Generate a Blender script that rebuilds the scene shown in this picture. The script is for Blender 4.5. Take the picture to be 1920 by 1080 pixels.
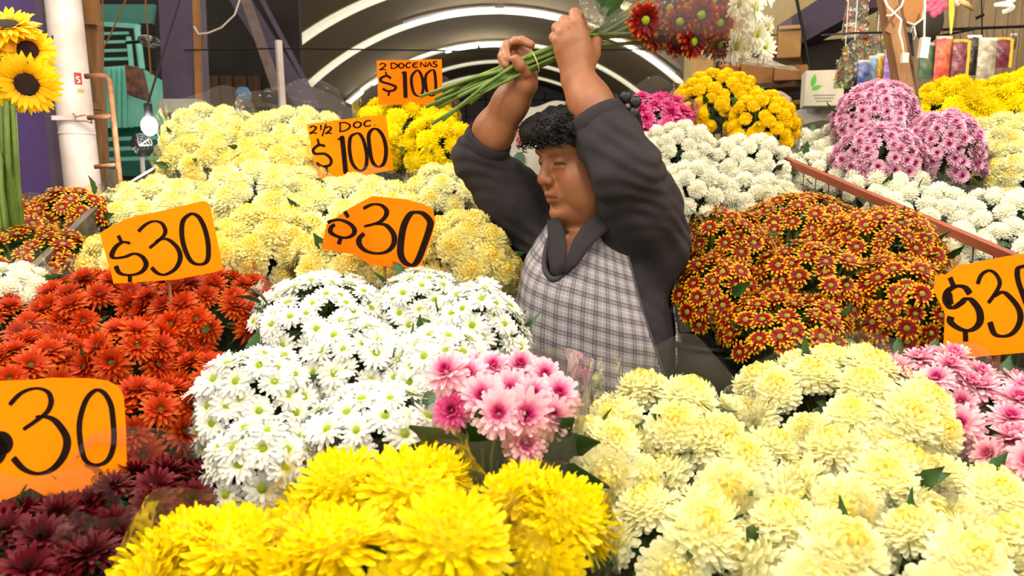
import bpy, bmesh, math, random
import numpy as np
from mathutils import Vector, Matrix

# ---------------------------------------------------------------- clear
for o in list(bpy.data.objects):
    bpy.data.objects.remove(o, do_unlink=True)
scene = bpy.context.scene
COL = scene.collection

# ---------------------------------------------------------------- camera
FPX = 1400.0                       # focal length in pixels of the 1920 px wide frame
PITCH = math.radians(8.5)
CAM = Vector((0.0, 0.0, 1.40))
cam_d = bpy.data.cameras.new('camera')
cam_d.sensor_width = 36.0
cam_d.lens = 36.0 * FPX / 1920.0
cam_d.clip_start = 0.05
cam_d.clip_end = 200
cam = bpy.data.objects.new('camera', cam_d)
COL.objects.link(cam)
cam.location = CAM
cam.rotation_euler = (math.radians(90) - PITCH, 0, 0)
scene.camera = cam
cam_d.dof.use_dof = True
cam_d.dof.focus_distance = 1.6
cam_d.dof.aperture_fstop = 6.3
FWD = Vector((0, math.cos(PITCH), -math.sin(PITCH)))
UPV = Vector((0, math.sin(PITCH), math.cos(PITCH)))
RGT = Vector((1, 0, 0))

def ray(px, py):
    return FWD + RGT * ((px - 960.0) / FPX) + UPV * ((540.0 - py) / FPX)

def P(px, py, d):
    """world point seen at a pixel of the 1920x1080 photo at depth d (metres along the view axis)"""
    return CAM + ray(px, py) * d

# ---------------------------------------------------------------- world and exposure
w = bpy.data.worlds.new('hall_light')
scene.world = w
w.use_nodes = True
bg = w.node_tree.nodes['Background']
bg.inputs[0].default_value = (1.0, 0.93, 0.83, 1)
bg.inputs[1].default_value = 0.80
scene.view_settings.view_transform = 'Standard'
scene.view_settings.look = 'None'
scene.view_settings.gamma = 1.0
scene.view_settings.use_curve_mapping = False
scene.view_settings.exposure = 0.68
scene.cycles.max_bounces = 5
scene.cycles.diffuse_bounces = 3
scene.cycles.glossy_bounces = 2
scene.cycles.transmission_bounces = 3
scene.cycles.transparent_max_bounces = 14
scene.cycles.adaptive_threshold = 0.03
scene.cycles.caustics_reflective = False
scene.cycles.caustics_refractive = False
try:
    scene.cycles.use_denoising = True
except Exception:
    pass
LAMPS = [(-1.05, 0.55, 2.45), (0.05, 0.45, 2.55), (1.15, 0.55, 2.45),
         (-1.15, 1.75, 2.75), (1.35, 1.75, 2.65)]
LAMP_W = (27.0, 25.0, 28.0, 62.0, 48.0)  # unseen bulbs above the frame, added to light the flowers

# ---------------------------------------------------------------- helpers
D = math.radians
def catmull(pts, n=6, closed=False):
    out = []; m = len(pts)
    seg = m if closed else m - 1
    for i in range(seg):
        if closed:
            p0, p1, p2, p3 = pts[(i - 1) % m], pts[i], pts[(i + 1) % m], pts[(i + 2) % m]
        else:
            p0, p1, p2, p3 = pts[max(i - 1, 0)], pts[i], pts[i + 1], pts[min(i + 2, m - 1)]
        for k in range(n):
            t = k / n
            out.append(tuple(.5 * (2 * p1[j] + (p2[j] - p0[j]) * t + (2 * p0[j] - 5 * p1[j] + 4 * p2[j] - p3[j]) * t * t + (3 * p1[j] - p0[j] - 3 * p2[j] + p3[j]) * t ** 3) for j in range(2)))
    if not closed: out.append(tuple(pts[-1]))
    return out

rng = random.Random(7)

def link(o):
    COL.objects.link(o)
    return o

def thing(name, label, cat, loc=(0, 0, 0), group=None):
    o = bpy.data.objects.new(name, None)
    o.empty_display_size = 0.05
    o.location = loc
    o['label'] = label
    o['category'] = cat
    if group:
        o['group'] = group
    return link(o)

def tag(o, label, cat, group=None):
    o['label'] = label
    o['category'] = cat
    if group:
        o['group'] = group
    return o

def struct(o, label=None):
    o['kind'] = 'structure'
    if label:
        o['label'] = label
    return o

def put(name, me, parent=None, mw=None, keep=True):
    """link mesh data as an object; verts are in world space unless mw is given"""
    o = bpy.data.objects.new(name, me)
    link(o)
    m = mw.copy() if mw is not None else Matrix.Identity(4)
    if parent is not None:
        o.parent = parent
        if keep:
            q = Vector((0, 0, 0))
            p = parent
            while p is not None:
                q += p.location
                p = p.parent
            m = Matrix.Translation(-q) @ m
    o.matrix_basis = m
    return o

class MB:
    def __init__(s):
        s.v = []; s.f = []; s.c = None; s.smooth = False; s.mi = []
    def add(s, vs, fs, mi=0):
        n = len(s.v)
        s.v += [tuple(v) for v in vs]
        for f in fs:
            s.f.append(tuple(i + n for i in f)); s.mi.append(mi)
        return s
    def box(s, c, size, rot=None, mi=0):
        c = Vector(c); hx, hy, hz = size[0] / 2, size[1] / 2, size[2] / 2
        vs = []
        for z in (-hz, hz):
            for x, y in ((-hx, -hy), (hx, -hy), (hx, hy), (-hx, hy)):
                p = Vector((x, y, z))
                if rot is not None: p = rot @ p
                vs.append(c + p)
        return s.add(vs, [(3, 2, 1, 0), (4, 5, 6, 7), (0, 1, 5, 4), (1, 2, 6, 5), (2, 3, 7, 6), (3, 0, 4, 7)], mi)
    def bar(s, a, b, wd, ht, up=(0, 0, 1), mi=0):
        """box beam from a to b"""
        a = Vector(a); b = Vector(b); t = (b - a).normalized()
        u = Vector(up); x = t.cross(u).normalized(); u = x.cross(t).normalized()
        vs = []
        for p in (a, b):
            for sx, su in ((-1, -1), (1, -1), (1, 1), (-1, 1)):
                vs.append(p + x * (wd / 2 * sx) + u * (ht / 2 * su))
        return s.add(vs, [(3, 2, 1, 0), (4, 5, 6, 7), (0, 1, 5, 4), (1, 2, 6, 5), (2, 3, 7, 6), (3, 0, 4, 7)], mi)
    def tube(s, pts, r, n=8, cap=True, closed=False, mi=0):
        pts = [Vector(p) for p in pts]; m = len(pts)
        rs = r if isinstance(r, (list, tuple)) else [r] * m
        vs = []; prev = None
        for i, p in enumerate(pts):
            if closed:
                t = pts[(i + 1) % m] - pts[i - 1]
            else:
                t = pts[min(i + 1, m - 1)] - pts[max(i - 1, 0)]
            t = t.normalized() if t.length > 1e-9 else Vector((0, 0, 1))
            if prev is None:
                prev = t.orthogonal().normalized()
            a = (prev - t * prev.dot(t))
            a = a.normalized() if a.length > 1e-6 else t.orthogonal().normalized()
            prev = a
            b = t.cross(a)
            for k in range(n):
                an = 2 * math.pi * k / n
                vs.append(p + (a * math.cos(an) + b * math.sin(an)) * rs[i])
        fs = []
        for i in range(m if closed else m - 1):
            j = (i + 1) % m
            for k in range(n):
                k2 = (k + 1) % n
                fs.append((i * n + k, i * n + k2, j * n + k2, j * n + k))
        if cap and not closed:
            fs.append(tuple(range(n - 1, -1, -1)))
            fs.append(tuple((m - 1) * n + k for k in range(n)))
        return s.add(vs, fs, mi)
    def grid(s, fn, nu, nv, closed_u=False, mi=0):
        vs = [fn(i / (nu if closed_u else nu - 1), j / (nv - 1)) for j in range(nv) for i in range(nu)]
        fs = []
        for j in range(nv - 1):
            for i in range(nu if closed_u else nu - 1):
                i2 = (i + 1) % nu
                fs.append((j * nu + i, j * nu + i2, (j + 1) * nu + i2, (j + 1) * nu + i))
        return s.add(vs, fs, mi)
    def ball(s, c, r, nu=12, nv=7, mi=0):
        c = Vector(c)
        rr = r if isinstance(r, (tuple, list)) else (r, r, r)
        def fn(u, v):
            a = 2 * math.pi * u; b = math.pi * (v * 0.998 + 0.001)
            return c + Vector((rr[0] * math.sin(b) * math.cos(a), rr[1] * math.sin(b) * math.sin(a), -rr[2] * math.cos(b)))
        return s.grid(fn, nu, nv, True, mi)
    def plate(s, poly, th, mi=0):
        """poly: list of world points of a flat outline; extruded by the vector th"""
        n = len(poly); th = Vector(th)
        vs = [Vector(p) for p in poly] + [Vector(p) + th for p in poly]
        fs = [tuple(range(n)), tuple(range(2 * n - 1, n - 1, -1))]
        for i in range(n):
            j = (i + 1) % n
            fs.append((j, i, n + i, n + j))
        return s.add(vs, fs, mi)
    def mesh(s, name, mats, smooth=False):
        me = bpy.data.meshes.new(name)
        me.from_pydata(s.v, [], s.f)
        for m in (mats if isinstance(mats, (list, tuple)) else [mats]):
            me.materials.append(m)
        if any(s.mi):
            me.polygons.foreach_set('material_index', s.mi)
        if s.c is not None:
            at = me.color_attributes.new('Col', 'FLOAT_COLOR', 'POINT')
            at.data.foreach_set('color', [x for c in s.c for x in (c[0], c[1], c[2], 1.0)])
        me.polygons.foreach_set('use_smooth', [smooth] * len(me.polygons))
        me.update()
        return me
    def obj(s, name, mats, parent=None, smooth=False, bevel=0.0):
        bmn = s.mesh(name, mats, smooth)
        if bevel:
            bm = bmesh.new(); bm.from_mesh(bmn)
            bmesh.ops.recalc_face_normals(bm, faces=bm.faces)
            bmesh.ops.bevel(bm, geom=[e for e in bm.edges if e.is_manifold and e.calc_face_angle(0) > 0.5], offset=bevel, segments=2, affect='EDGES', profile=0.7, clamp_overlap=True)
            bm.to_mesh(bmn); bm.free()
        return put(name, bmn, parent)

# ---------------------------------------------------------------- materials
def s2l(c):
    return tuple(((x / 12.92) if x <= 0.04045 else ((x + 0.055) / 1.055) ** 2.4) for x in c)
def rgb(r, g, b):
    return s2l((r / 255.0, g / 255.0, b / 255.0))

def mat(name, col, rough=0.6, metal=0.0, noise=0.0, nscale=12.0, bump=0.0, bscale=40.0, emit=None, estr=0.0, spec=0.5, stretch=None, col2=None):
    m = bpy.data.materials.new(name)
    m.use_nodes = True
    nt = m.node_tree; b = nt.nodes['Principled BSDF']
    b.inputs['Roughness'].default_value = rough
    b.inputs['Metallic'].default_value = metal
    b.inputs['Specular IOR Level'].default_value = spec
    b.inputs['Base Color'].default_value = (*col, 1)
    if noise or bump:
        tc = nt.nodes.new('ShaderNodeTexCoord')
        mp = nt.nodes.new('ShaderNodeMapping')
        nt.links.new(tc.outputs['Object'], mp.inputs[0])
        if stretch: mp.inputs['Scale'].default_value = stretch
    if noise:
        n = nt.nodes.new('ShaderNodeTexNoise'); n.inputs['Scale'].default_value = nscale; n.inputs['Detail'].default_value = 5
        nt.links.new(mp.outputs[0], n.inputs['Vector'])
        r = nt.nodes.new('ShaderNodeValToRGB')
        c2 = col2 if col2 else tuple(x * (1 - noise) for x in col)
        r.color_ramp.elements[0].position = 0.35; r.color_ramp.elements[1].position = 0.65
        r.color_ramp.elements[0].color = (*c2, 1); r.color_ramp.elements[1].color = (*col, 1)
        nt.links.new(n.outputs['Fac'], r.inputs[0]); nt.links.new(r.outputs[0], b.inputs['Base Color'])
    if bump:
        n2 = nt.nodes.new('ShaderNodeTexNoise'); n2.inputs['Scale'].default_value = bscale; n2.inputs['Detail'].default_value = 4
        nt.links.new(mp.outputs[0], n2.inputs['Vector'])
        bp = nt.nodes.new('ShaderNodeBump'); bp.inputs['Strength'].default_value = bump; bp.inputs['Distance'].default_value = 0.01
        nt.links.new(n2.outputs['Fac'], bp.inputs['Height']); nt.links.new(bp.outputs[0], b.inputs['Normal'])
    if emit:
        b.inputs['Emission Color'].default_value = (*emit, 1); b.inputs['Emission Strength'].default_value = estr
    return m

def petal_mat(name, transl=0.25, var=0.12, rough=0.55):
    m = bpy.data.materials.new(name); m.use_nodes = True
    nt = m.node_tree; b = nt.nodes['Principled BSDF']; out = nt.nodes['Material Output']
    at = nt.nodes.new('ShaderNodeAttribute'); at.attribute_name = 'Col'
    oi = nt.nodes.new('ShaderNodeObjectInfo')
    hs = nt.nodes.new('ShaderNodeHueSaturation')
    mr = nt.nodes.new('ShaderNodeMapRange'); mr.inputs['To Min'].default_value = 1 - var; mr.inputs['To Max'].default_value = 1.0 + var * 0.4
    nt.links.new(oi.outputs['Random'], mr.inputs['Value']); nt.links.new(mr.outputs[0], hs.inputs['Value'])
    nt.links.new(at.outputs['Color'], hs.inputs['Color'])
    nt.links.new(hs.outputs[0], b.inputs['Base Color'])
    b.inputs['Roughness'].default_value = rough; b.inputs['Specular IOR Level'].default_value = 0.25
    tr = nt.nodes.new('ShaderNodeBsdfTranslucent'); nt.links.new(hs.outputs[0], tr.inputs['Color'])
    mx = nt.nodes.new('ShaderNodeMixShader'); mx.inputs[0].default_value = transl
    nt.links.new(b.outputs[0], mx.inputs[1]); nt.links.new(tr.outputs[0], mx.inputs[2]); nt.links.new(mx.outputs[0], out.inputs['Surface'])
    return m

def film_mat(name, tint=(1, 1, 1), haze=0.05, gloss=0.5):
    """clear cellophane: mostly see-through, brighter glints at grazing angles and along crinkles"""
    m = bpy.data.materials.new(name); m.use_nodes = True
    nt = m.node_tree; nt.nodes.remove(nt.nodes['Principled BSDF']); out = nt.nodes['Material Output']
    tr = nt.nodes.new('ShaderNodeBsdfTransparent'); tr.inputs[0].default_value = (*tint, 1)
    gl = nt.nodes.new('ShaderNodeBsdfGlossy'); gl.inputs['Roughness'].default_value = 0.16
    df = nt.nodes.new('ShaderNodeBsdfDiffuse'); df.inputs[0].default_value = (0.9, 0.87, 0.8, 1)
    lw = nt.nodes.new('ShaderNodeLayerWeight'); lw.inputs['Blend'].default_value = 0.25
    tc = nt.nodes.new('ShaderNodeTexCoord')
    n = nt.nodes.new('ShaderNodeTexNoise'); n.inputs['Scale'].default_value = 16; n.inputs['Detail'].default_value = 3
    nt.links.new(tc.outputs['Object'], n.inputs['Vector'])
    bp = nt.nodes.new('ShaderNodeBump'); bp.inputs['Strength'].default_value = 0.8; bp.inputs['Distance'].default_value = 0.02
    nt.links.new(n.outputs['Fac'], bp.inputs['Height'])
    for x in (gl, lw): nt.links.new(bp.outputs[0], x.inputs['Normal'])
    ml = nt.nodes.new('ShaderNodeMath'); ml.operation = 'MULTIPLY'; ml.inputs[1].default_value = gloss
    nt.links.new(lw.outputs['Fresnel'], ml.inputs[0])
    m1 = nt.nodes.new('ShaderNodeMixShader'); m1.inputs[0].default_value = haze
    nt.links.new(tr.outputs[0], m1.inputs[1]); nt.links.new(df.outputs[0], m1.inputs[2])
    m2 = nt.nodes.new('ShaderNodeMixShader')
    nt.links.new(ml.outputs[0], m2.inputs[0]); nt.links.new(m1.outputs[0], m2.inputs[1]); nt.links.new(gl.outputs[0], m2.inputs[2])
    nt.links.new(m2.outputs[0], out.inputs['Surface'])
    return m
# ================================================================ THE MARKET HALL
M_FLOOR = mat('concrete_floor', rgb(96, 92, 86), 0.85, noise=0.3, nscale=3, bump=0.2)
M_DARK = mat('dark_wall', rgb(46, 38, 30), 0.9, noise=0.5, nscale=2.5, bump=0.3, bscale=8)
M_PURPLE = mat('purple_paint', rgb(84, 60, 116), 0.65, noise=0.18, nscale=6, bump=0.1)
M_PURPLE_D = mat('purple_steel', rgb(82, 66, 88), 0.6, noise=0.25, nscale=5)
M_WHITEPAINT = mat('white_paint', rgb(206, 192, 186), 0.5, noise=0.14, nscale=7, bump=0.1, col2=rgb(186, 168, 156))
M_RIB = mat('cream_rib', rgb(255, 250, 216), 0.5, noise=0.06, nscale=2)
M_TUBE = mat('tube_glow', (1, 1, 1), 0.5, emit=(0.86, 0.88, 1.0), estr=14.0)
M_RUST = mat('rusty_pipe', rgb(142, 96, 62), 0.7, noise=0.4, nscale=30, bump=0.3, col2=rgb(104, 62, 36))
M_BROWNRAIL = mat('brown_red_paint', rgb(146, 72, 44), 0.55, noise=0.2, nscale=14, bump=0.15)
M_WOOD = mat('old_wood', rgb(150, 104, 58), 0.7, noise=0.4, nscale=6, bump=0.3, stretch=(8, 8, 1))
M_WOOD_D = mat('dark_wood', rgb(92, 62, 38), 0.75, noise=0.4, nscale=6, bump=0.3, stretch=(8, 8, 1))
M_CARDB = mat('cardboard', rgb(196, 152, 92), 0.85, noise=0.18, nscale=8)
M_CARDB_D = mat('cardboard_brown', rgb(160, 108, 56), 0.85, noise=0.2, nscale=8)
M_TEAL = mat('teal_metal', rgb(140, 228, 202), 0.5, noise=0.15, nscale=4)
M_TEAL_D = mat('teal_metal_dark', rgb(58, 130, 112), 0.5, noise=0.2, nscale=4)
M_STEEL = mat('grey_steel', rgb(120, 112, 100), 0.45, metal=0.6, noise=0.25, nscale=20)
M_WIRE = mat('wire', rgb(86, 80, 70), 0.4, metal=0.8)
M_CHROME = mat('chrome_wire', rgb(210, 210, 210), 0.2, metal=1.0)
M_CREAMWALL = mat('cream_board', rgb(214, 186, 122), 0.75, noise=0.15, nscale=3)
M_BOARD = mat('weathered_board', rgb(150, 128, 96), 0.8, noise=0.3, nscale=4, bump=0.3, stretch=(6, 6, 0.7))
M_BLACK = mat('black_plastic', rgb(16, 14, 13), 0.6, spec=.25)
M_WHITEPL = mat('white_plastic', rgb(232, 224, 214), 0.4)
M_GREYTABLE = mat('pale_counter', rgb(190, 186, 176), 0.5, noise=0.15)
M_CABLE = mat('white_cable', rgb(214, 200, 178), 0.5)
M_STAND = mat('stand_wood', rgb(58, 44, 30), 0.85, noise=0.4, nscale=10, bump=0.2)

struct(MB().box((0, 15, -.03), (40, 46, .06)).obj('floor', M_FLOOR), 'grey concrete floor of the market hall')

# ---- barrel vault with translucent strips
VX, HW, RISE, SPR = -.42, 4.95, 1.88, 3.80
VR = (HW * HW + RISE * RISE) / (2 * RISE); VCZ = SPR + RISE - VR; VA = math.asin(HW / VR)
def vault(u, y, off=0.0):
    a = -VA + 2 * VA * u
    return Vector((VX + (VR - off) * math.sin(a), y, VCZ + (VR - off) * math.cos(a)))
m = bpy.data.materials.new('corrugated_roof'); m.use_nodes = True
nt = m.node_tree; b = nt.nodes['Principled BSDF']; b.inputs['Roughness'].default_value = .95; b.inputs['Specular IOR Level'].default_value = .1; b.inputs['Base Color'].default_value = (*rgb(108, 93, 66), 1)
tc = nt.nodes.new('ShaderNodeTexCoord'); wv = nt.nodes.new('ShaderNodeTexWave'); wv.bands_direction = 'Y'; wv.inputs['Scale'].default_value = 2.2; wv.inputs['Distortion'].default_value = 0
bp = nt.nodes.new('ShaderNodeBump'); bp.inputs['Strength'].default_value = .5; bp.inputs['Distance'].default_value = .05
nt.links.new(tc.outputs['Object'], wv.inputs['Vector']); nt.links.new(wv.outputs['Fac'], bp.inputs['Height']); nt.links.new(bp.outputs[0], b.inputs['Normal'])
M_ROOF = m
mb = MB(); mb.grid(lambda u, v: vault(u, 12 + 23 * v), 40, 30)
roof = struct(mb.obj('ceiling', M_ROOF, None, True), 'dark corrugated barrel vault roof')
mod = roof.modifiers.new('thick', 'SOLIDIFY'); mod.thickness = .05; mod.offset = 1
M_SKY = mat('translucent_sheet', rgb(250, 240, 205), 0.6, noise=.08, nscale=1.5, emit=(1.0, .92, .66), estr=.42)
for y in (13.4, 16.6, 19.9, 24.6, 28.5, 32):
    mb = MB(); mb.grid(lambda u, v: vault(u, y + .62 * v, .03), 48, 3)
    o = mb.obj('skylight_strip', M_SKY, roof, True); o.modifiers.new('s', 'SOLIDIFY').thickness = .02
TUBE_W = 34
def tube_lamp(u0, u1, y, label):
    n = 5; pts = [vault(u0 + (u1 - u0) * i / n, y, .20) for i in range(n + 1)]
    mid = pts[len(pts) // 2]
    r = thing('fluorescent_tube', label, 'lamp', mid, 'fluorescent tubes on the vault ribs')
    MB().tube(pts, .030, 8).obj('tube', M_TUBE, r, True)
    MB().tube([vault(u0 + (u1 - u0) * i / n, y, .10) for i in range(n + 1)], .062, 6).obj('housing', M_WHITEPL, r)
    lt = bpy.data.lights.new('tube_light', 'POINT'); lt.energy = TUBE_W; lt.color = (.95, .96, 1); lt.shadow_soft_size = .3
    lo = bpy.data.objects.new('tube_light', lt); link(lo); lo.parent = r; lo.location = (VX * .3 - mid.x * .3, -.6, -.7)
tube_lamp(.34, .435, 24.4, 'glowing fluorescent tube just right of the two dozen card')
tube_lamp(.445, .54, 24.4, 'glowing fluorescent tube ending at the smaller raised fist')
tube_lamp(.10, .18, 24.4, 'short glowing fluorescent tube left of the two dozen card')
tube_lamp(.01, .06, 24.4, 'lowest glowing fluorescent tube above the top cream bunch')
tube_lamp(.88, .96, 19.55, 'glowing tube for the bright skylight edge between the raised forearm and the yellow button flowers')  # glowing tube stands in for the bright white edge of the skylight strip
tube_lamp(.52, .68, 19.55, 'glowing tube for the bright skylight edge behind the larger fist')  # also a glowing stand-in for the white skylight edge
tube_lamp(.30, .46, 16.25, 'added glowing tube on the near roof strip cut by the top edge')  # added tube, helps brighten the near roof band
tube_lamp(.28, .50, 19.55, 'long added glowing tube on the big roof strip above the stem ends')  # added tube, carries the white line further along the strip
tube_lamp(.70, .86, 19.55, 'added glowing tube on the big roof strip behind the lifted bouquet')  # added tube, continues the bright line behind the bouquet
# end wall and side walls of the hall
struct(MB().box((0, 35.1, 3.2), (26, .2, 7.5)).obj('wall_back', mat('end_wall', rgb(92, 82, 76), .9, noise=.3, nscale=1.2)), 'dim end wall of the hall')
wb = bpy.data.objects['wall_back']
for i in range(-5, 6):
    MB().box((i * .9 - .3, 34.95, 3.6), (.06, .06, 3.2)).obj('mullion', M_BLACK, wb)
for j in range(4):
    MB().box((-.3, 34.95, 2.6 + j * .75), (10, .06, .05)).obj('transom', M_BLACK, wb)
struct(MB().box((-7.2, 21, 1.2), (.2, 28, 2.4)).obj('wall_left', M_DARK), 'dark stall fronts along the left side')
struct(MB().box((6.6, 21, 1.2), (.2, 28, 2.4)).obj('wall_right', M_DARK), 'dark stall fronts along the right side')
struct(MB().box((3.7, 3.6, 1.6), (.1, 9.2, 3.2)).obj('wall_side_right', M_BOARD), 'board wall closing the stall on the far right')
struct(MB().box((-4.1, 3.6, 1.6), (.1, 9.2, 3.2)).obj('wall_side_left', M_DARK), 'dark wall closing the stall on the far left')
# a few far stalls closing the aisle
r_ = random.Random(4)
for i, (x, y, w_, h, c_) in enumerate([(-3.4, 30, 2.2, 2.6, (96, 74, 66)), (-.9, 31, 2.4, 2.3, (112, 96, 98)), (1.55, 31, 2.2, 2.5, (150, 138, 150)), (3.9, 30, 2.0, 2.7, (104, 84, 80))]):
    t = thing('market_stall', ['far stall with a brown front at the hall end on the left', 'far grey stall in the middle of the hall end', 'far pale lilac stall at the hall end behind the raised arms', 'far dark stall at the hall end on the right'][i], 'stall', (x, y, 0), 'far stalls')
    MB().box((x, y, h / 2), (w_, 1.5, h)).obj('booth', mat('far_booth', rgb(*c_), .8, noise=.3, nscale=2), t)
    MB().box((x, y - .9, h + .05), (w_ + .2, 2.0, .1)).obj('awning', M_PURPLE_D, t)
    MB().box((x, y - .95, .55), (w_ * .9, .4, 1.1)).obj('counter', M_WOOD_D, t)

# ---- left side: purple wall, white pipe column, purple column, slanted beams
a, b2 = P(-130, 100, 3.5), P(112, 100, 3.4)
struct(MB().box(((a.x + b2.x) / 2 - .02, 3.5, 1.6), (b2.x - a.x, .12, 3.2)).obj('trim_1', M_PURPLE), 'purple painted wall pier behind the sunflowers')
MB().box((b2.x + .0, 3.47, 1.6), (.03, .16, 3.2)).obj('edge_strip', M_PURPLE_D, bpy.data.objects['trim_1'])
pc = P(150, 300, 3.0); pt = P(118, 0, 3.0)
t = thing('pipe_column', 'thick white painted pipe column with stickers behind the left tray', 'column', (pc.x, pc.y, 0))
top = pt + (pt - pc) * 1.2; bot = pc - (pt - pc) * ((pc.z) / (pt.z - pc.z)); bot.z = 0
MB().tube([bot, pc, pt, top], .066, 24).obj('pipe', M_WHITEPAINT, t, True)
rot = Matrix.Rotation(0, 3, 'Z')
q = P(134, 221, 2.92); MB().box(q, (.15, .012, .017)).obj('bracket', M_WHITEPAINT, t)
MB().tube([P(137, 213, 2.92), P(142, 219, 2.915), P(160, 216, 2.915), P(170, 222, 2.92), P(172, 232, 2.93)], .003, 6).obj('wire_tie', M_RUST, t, True)
MB().tube([P(141, 216, 2.91), P(142, 227, 2.91), P(160, 227, 2.91), P(171, 230, 2.92)], .0025, 6).obj('wire_tie', M_RUST, t, True)
mb = MB(); mb.tube([pc + (pt - pc) * .16 - Vector((0, 0, .002)), pc + (pt - pc) * .16 + Vector((0, 0, .006))], .0675, 24); mb.obj('weld_seam', M_WHITEPAINT, t, True)
q = P(154, 150, 2.932)
def sticker(x0, y0, x1, y1, d, col, name, parent, yaw=40):
    cx, cy = (x0 + x1) / 2, (y0 + y1) / 2; p = P(cx, cy, d); wx, hy = (x1 - x0) * d / FPX, (y1 - y0) * d / FPX
    MB().box(p, (wx, .002, hy), Matrix.Rotation(D(yaw), 3, 'Z')).obj(name, col, parent)
    return p
M_RED = mat('red_sticker', rgb(160, 36, 32), .5)
# sticker curved onto the pipe, with a pale S
axis_at = lambda y: P(118 + (y / 300) * 32, y, 3.0)
def on_pipe(y, ang, off=.0675):
    c_ = axis_at(y); return c_ + Vector((math.sin(ang) * off, -math.cos(ang) * off, 0))
def pipe_patch(y0, y1, a0, a1, col, name):
    mb = MB(); mb.grid(lambda u, v: on_pipe(y0 + (y1 - y0) * v, a0 + (a1 - a0) * u), 6, 3); o = mb.obj(name, col, t, True); return o
pipe_patch(139, 161, D(38), D(62), M_RED, 'sticker')
mb = MB()
S_ = catmull([(.8, .15), (.4, .05), (.2, .3), (.7, .55), (.75, .85), (.25, .95)], 5)
mb.tube([on_pipe(146 + 12 * y_, D(42 + 15 * x_), .0685) for x_, y_ in S_], .0022, 5); mb.obj('sticker_letter', M_WHITEPL, t)
pipe_patch(169, 176, D(44), D(66), M_CARDB, 'sticker')
pipe_patch(72, 79, D(-22), D(-14), M_BLACK, 'scuff')
# wooden boards and tin behind the column
mb = MB(); p0, p1 = P(165, -60, 3.5), P(168, 215, 3.5)
t = thing('wooden_post', 'weathered wooden post behind the white pipe column', 'post', (p1.x, p1.y, 0))
MB().bar((p1.x, p1.y, 0), p0, .07, .05).obj('post', M_WOOD, t)
MB().box(P(168, 20, 3.45), (.055, .05, .13)).obj('block', M_CARDB_D, t)
MB().box(P(180, 200, 3.4), (.05, .05, .03)).obj('block', M_WOOD, t)
# rusty pipe frame
t = thing('pipe_frame', 'rusty pipe frame with rounded corner beside the white column', 'frame', P(224, 330, 2.85))
d = 2.85
MB().tube([P(160, 143, d), P(190, 142, d), P(200, 144, d), P(205, 152, d), P(208, 175, d), P(225, 345, d), P(232, 430, d)], .0105, 10).obj('bent_pipe', M_RUST, t, True)
MB().tube([P(165, 221, d), P(211, 217, d)], .0095, 10).obj('crossbar', M_RUST, t, True)
MB().tube([P(178, 313, d), P(221, 309, d)], .0085, 10).obj('crossbar', M_RUST, t, True)
# teal stall
d = 6.0
t = thing('market_stall', 'teal metal kiosk with slatted top behind the rusty frame', 'stall', P(240, 400, d + .4), 'kiosks beside the aisle')
def ppanel(pix, ds, th, name, m_, parent):
    pts = [P(x, y, dd) for (x, y), dd in zip(pix, ds)]
    n_ = (pts[1] - pts[0]).cross(pts[2] - pts[0]).normalized()
    return MB().plate(pts, n_ * th).obj(name, m_, parent)
ppanel([(165, 128), (245, 122), (245, 238), (165, 242)], (6,) * 4, .04, 'front_panel', M_TEAL, t)
for x in range(176, 244, 10):
    MB().bar(P(x, 128, 5.98), P(x, 240, 5.98), .012, .02).obj('rib', M_TEAL, t)
ppanel([(245, 122), (268, 128), (310, 155), (310, 235), (245, 238)], (6, 6.2, 6.6, 6.6, 6), .04, 'side_panel', M_TEAL, t)
for i in range(5):
    y = 46 + i * 16
    MB().bar(P(172, y + 2, 6), P(241, y, 6), .02, .022).obj('slat', M_TEAL, t)
MB().bar(P(172, 44, 5.98), P(262, 50, 5.98), .035, .035).obj('top_rail', M_TEAL, t)
MB().bar(P(241, 70, 5.97), P(247, 130, 5.97), .035, .035).obj('corner_post', M_TEAL, t)
MB().bar(P(256, 50, 5.97), P(266, 130, 5.97), .04, .04).obj('corner_post', M_TEAL, t)
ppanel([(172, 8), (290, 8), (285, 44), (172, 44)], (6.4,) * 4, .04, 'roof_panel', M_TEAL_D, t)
ppanel([(165, 45), (290, 45), (290, 128), (165, 128)], (6.9,) * 4, .04, 'back_panel', M_DARK, t)
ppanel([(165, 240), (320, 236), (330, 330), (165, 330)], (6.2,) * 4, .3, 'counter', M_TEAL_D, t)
for y0, y1 in ((262, 258), (281, 276), (300, 296)):
    MB().bar(P(175, y0, 5.9), P(300, y1, 5.9), .02, .03).obj('counter_edge', M_TEAL, t)
t = thing('notice_board', 'brown printed notice board hanging on the teal kiosk', 'sign', P(265, 185, 5.7))
ppanel([(246, 128), (270, 133), (284, 192), (250, 182)], (5.93,) * 4, -.10, 'board', mat('brown_print', rgb(140, 92, 66), .6, noise=.5, nscale=16, col2=rgb(84, 50, 36)), t)
for i in range(6):
    MB().bar(P(252 + i * 2, 140 + i * 7.4, 5.915), P(268 + i * 2, 143 + i * 7.4, 5.915), .012, .008).obj('print_line', M_CARDB, t)
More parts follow.
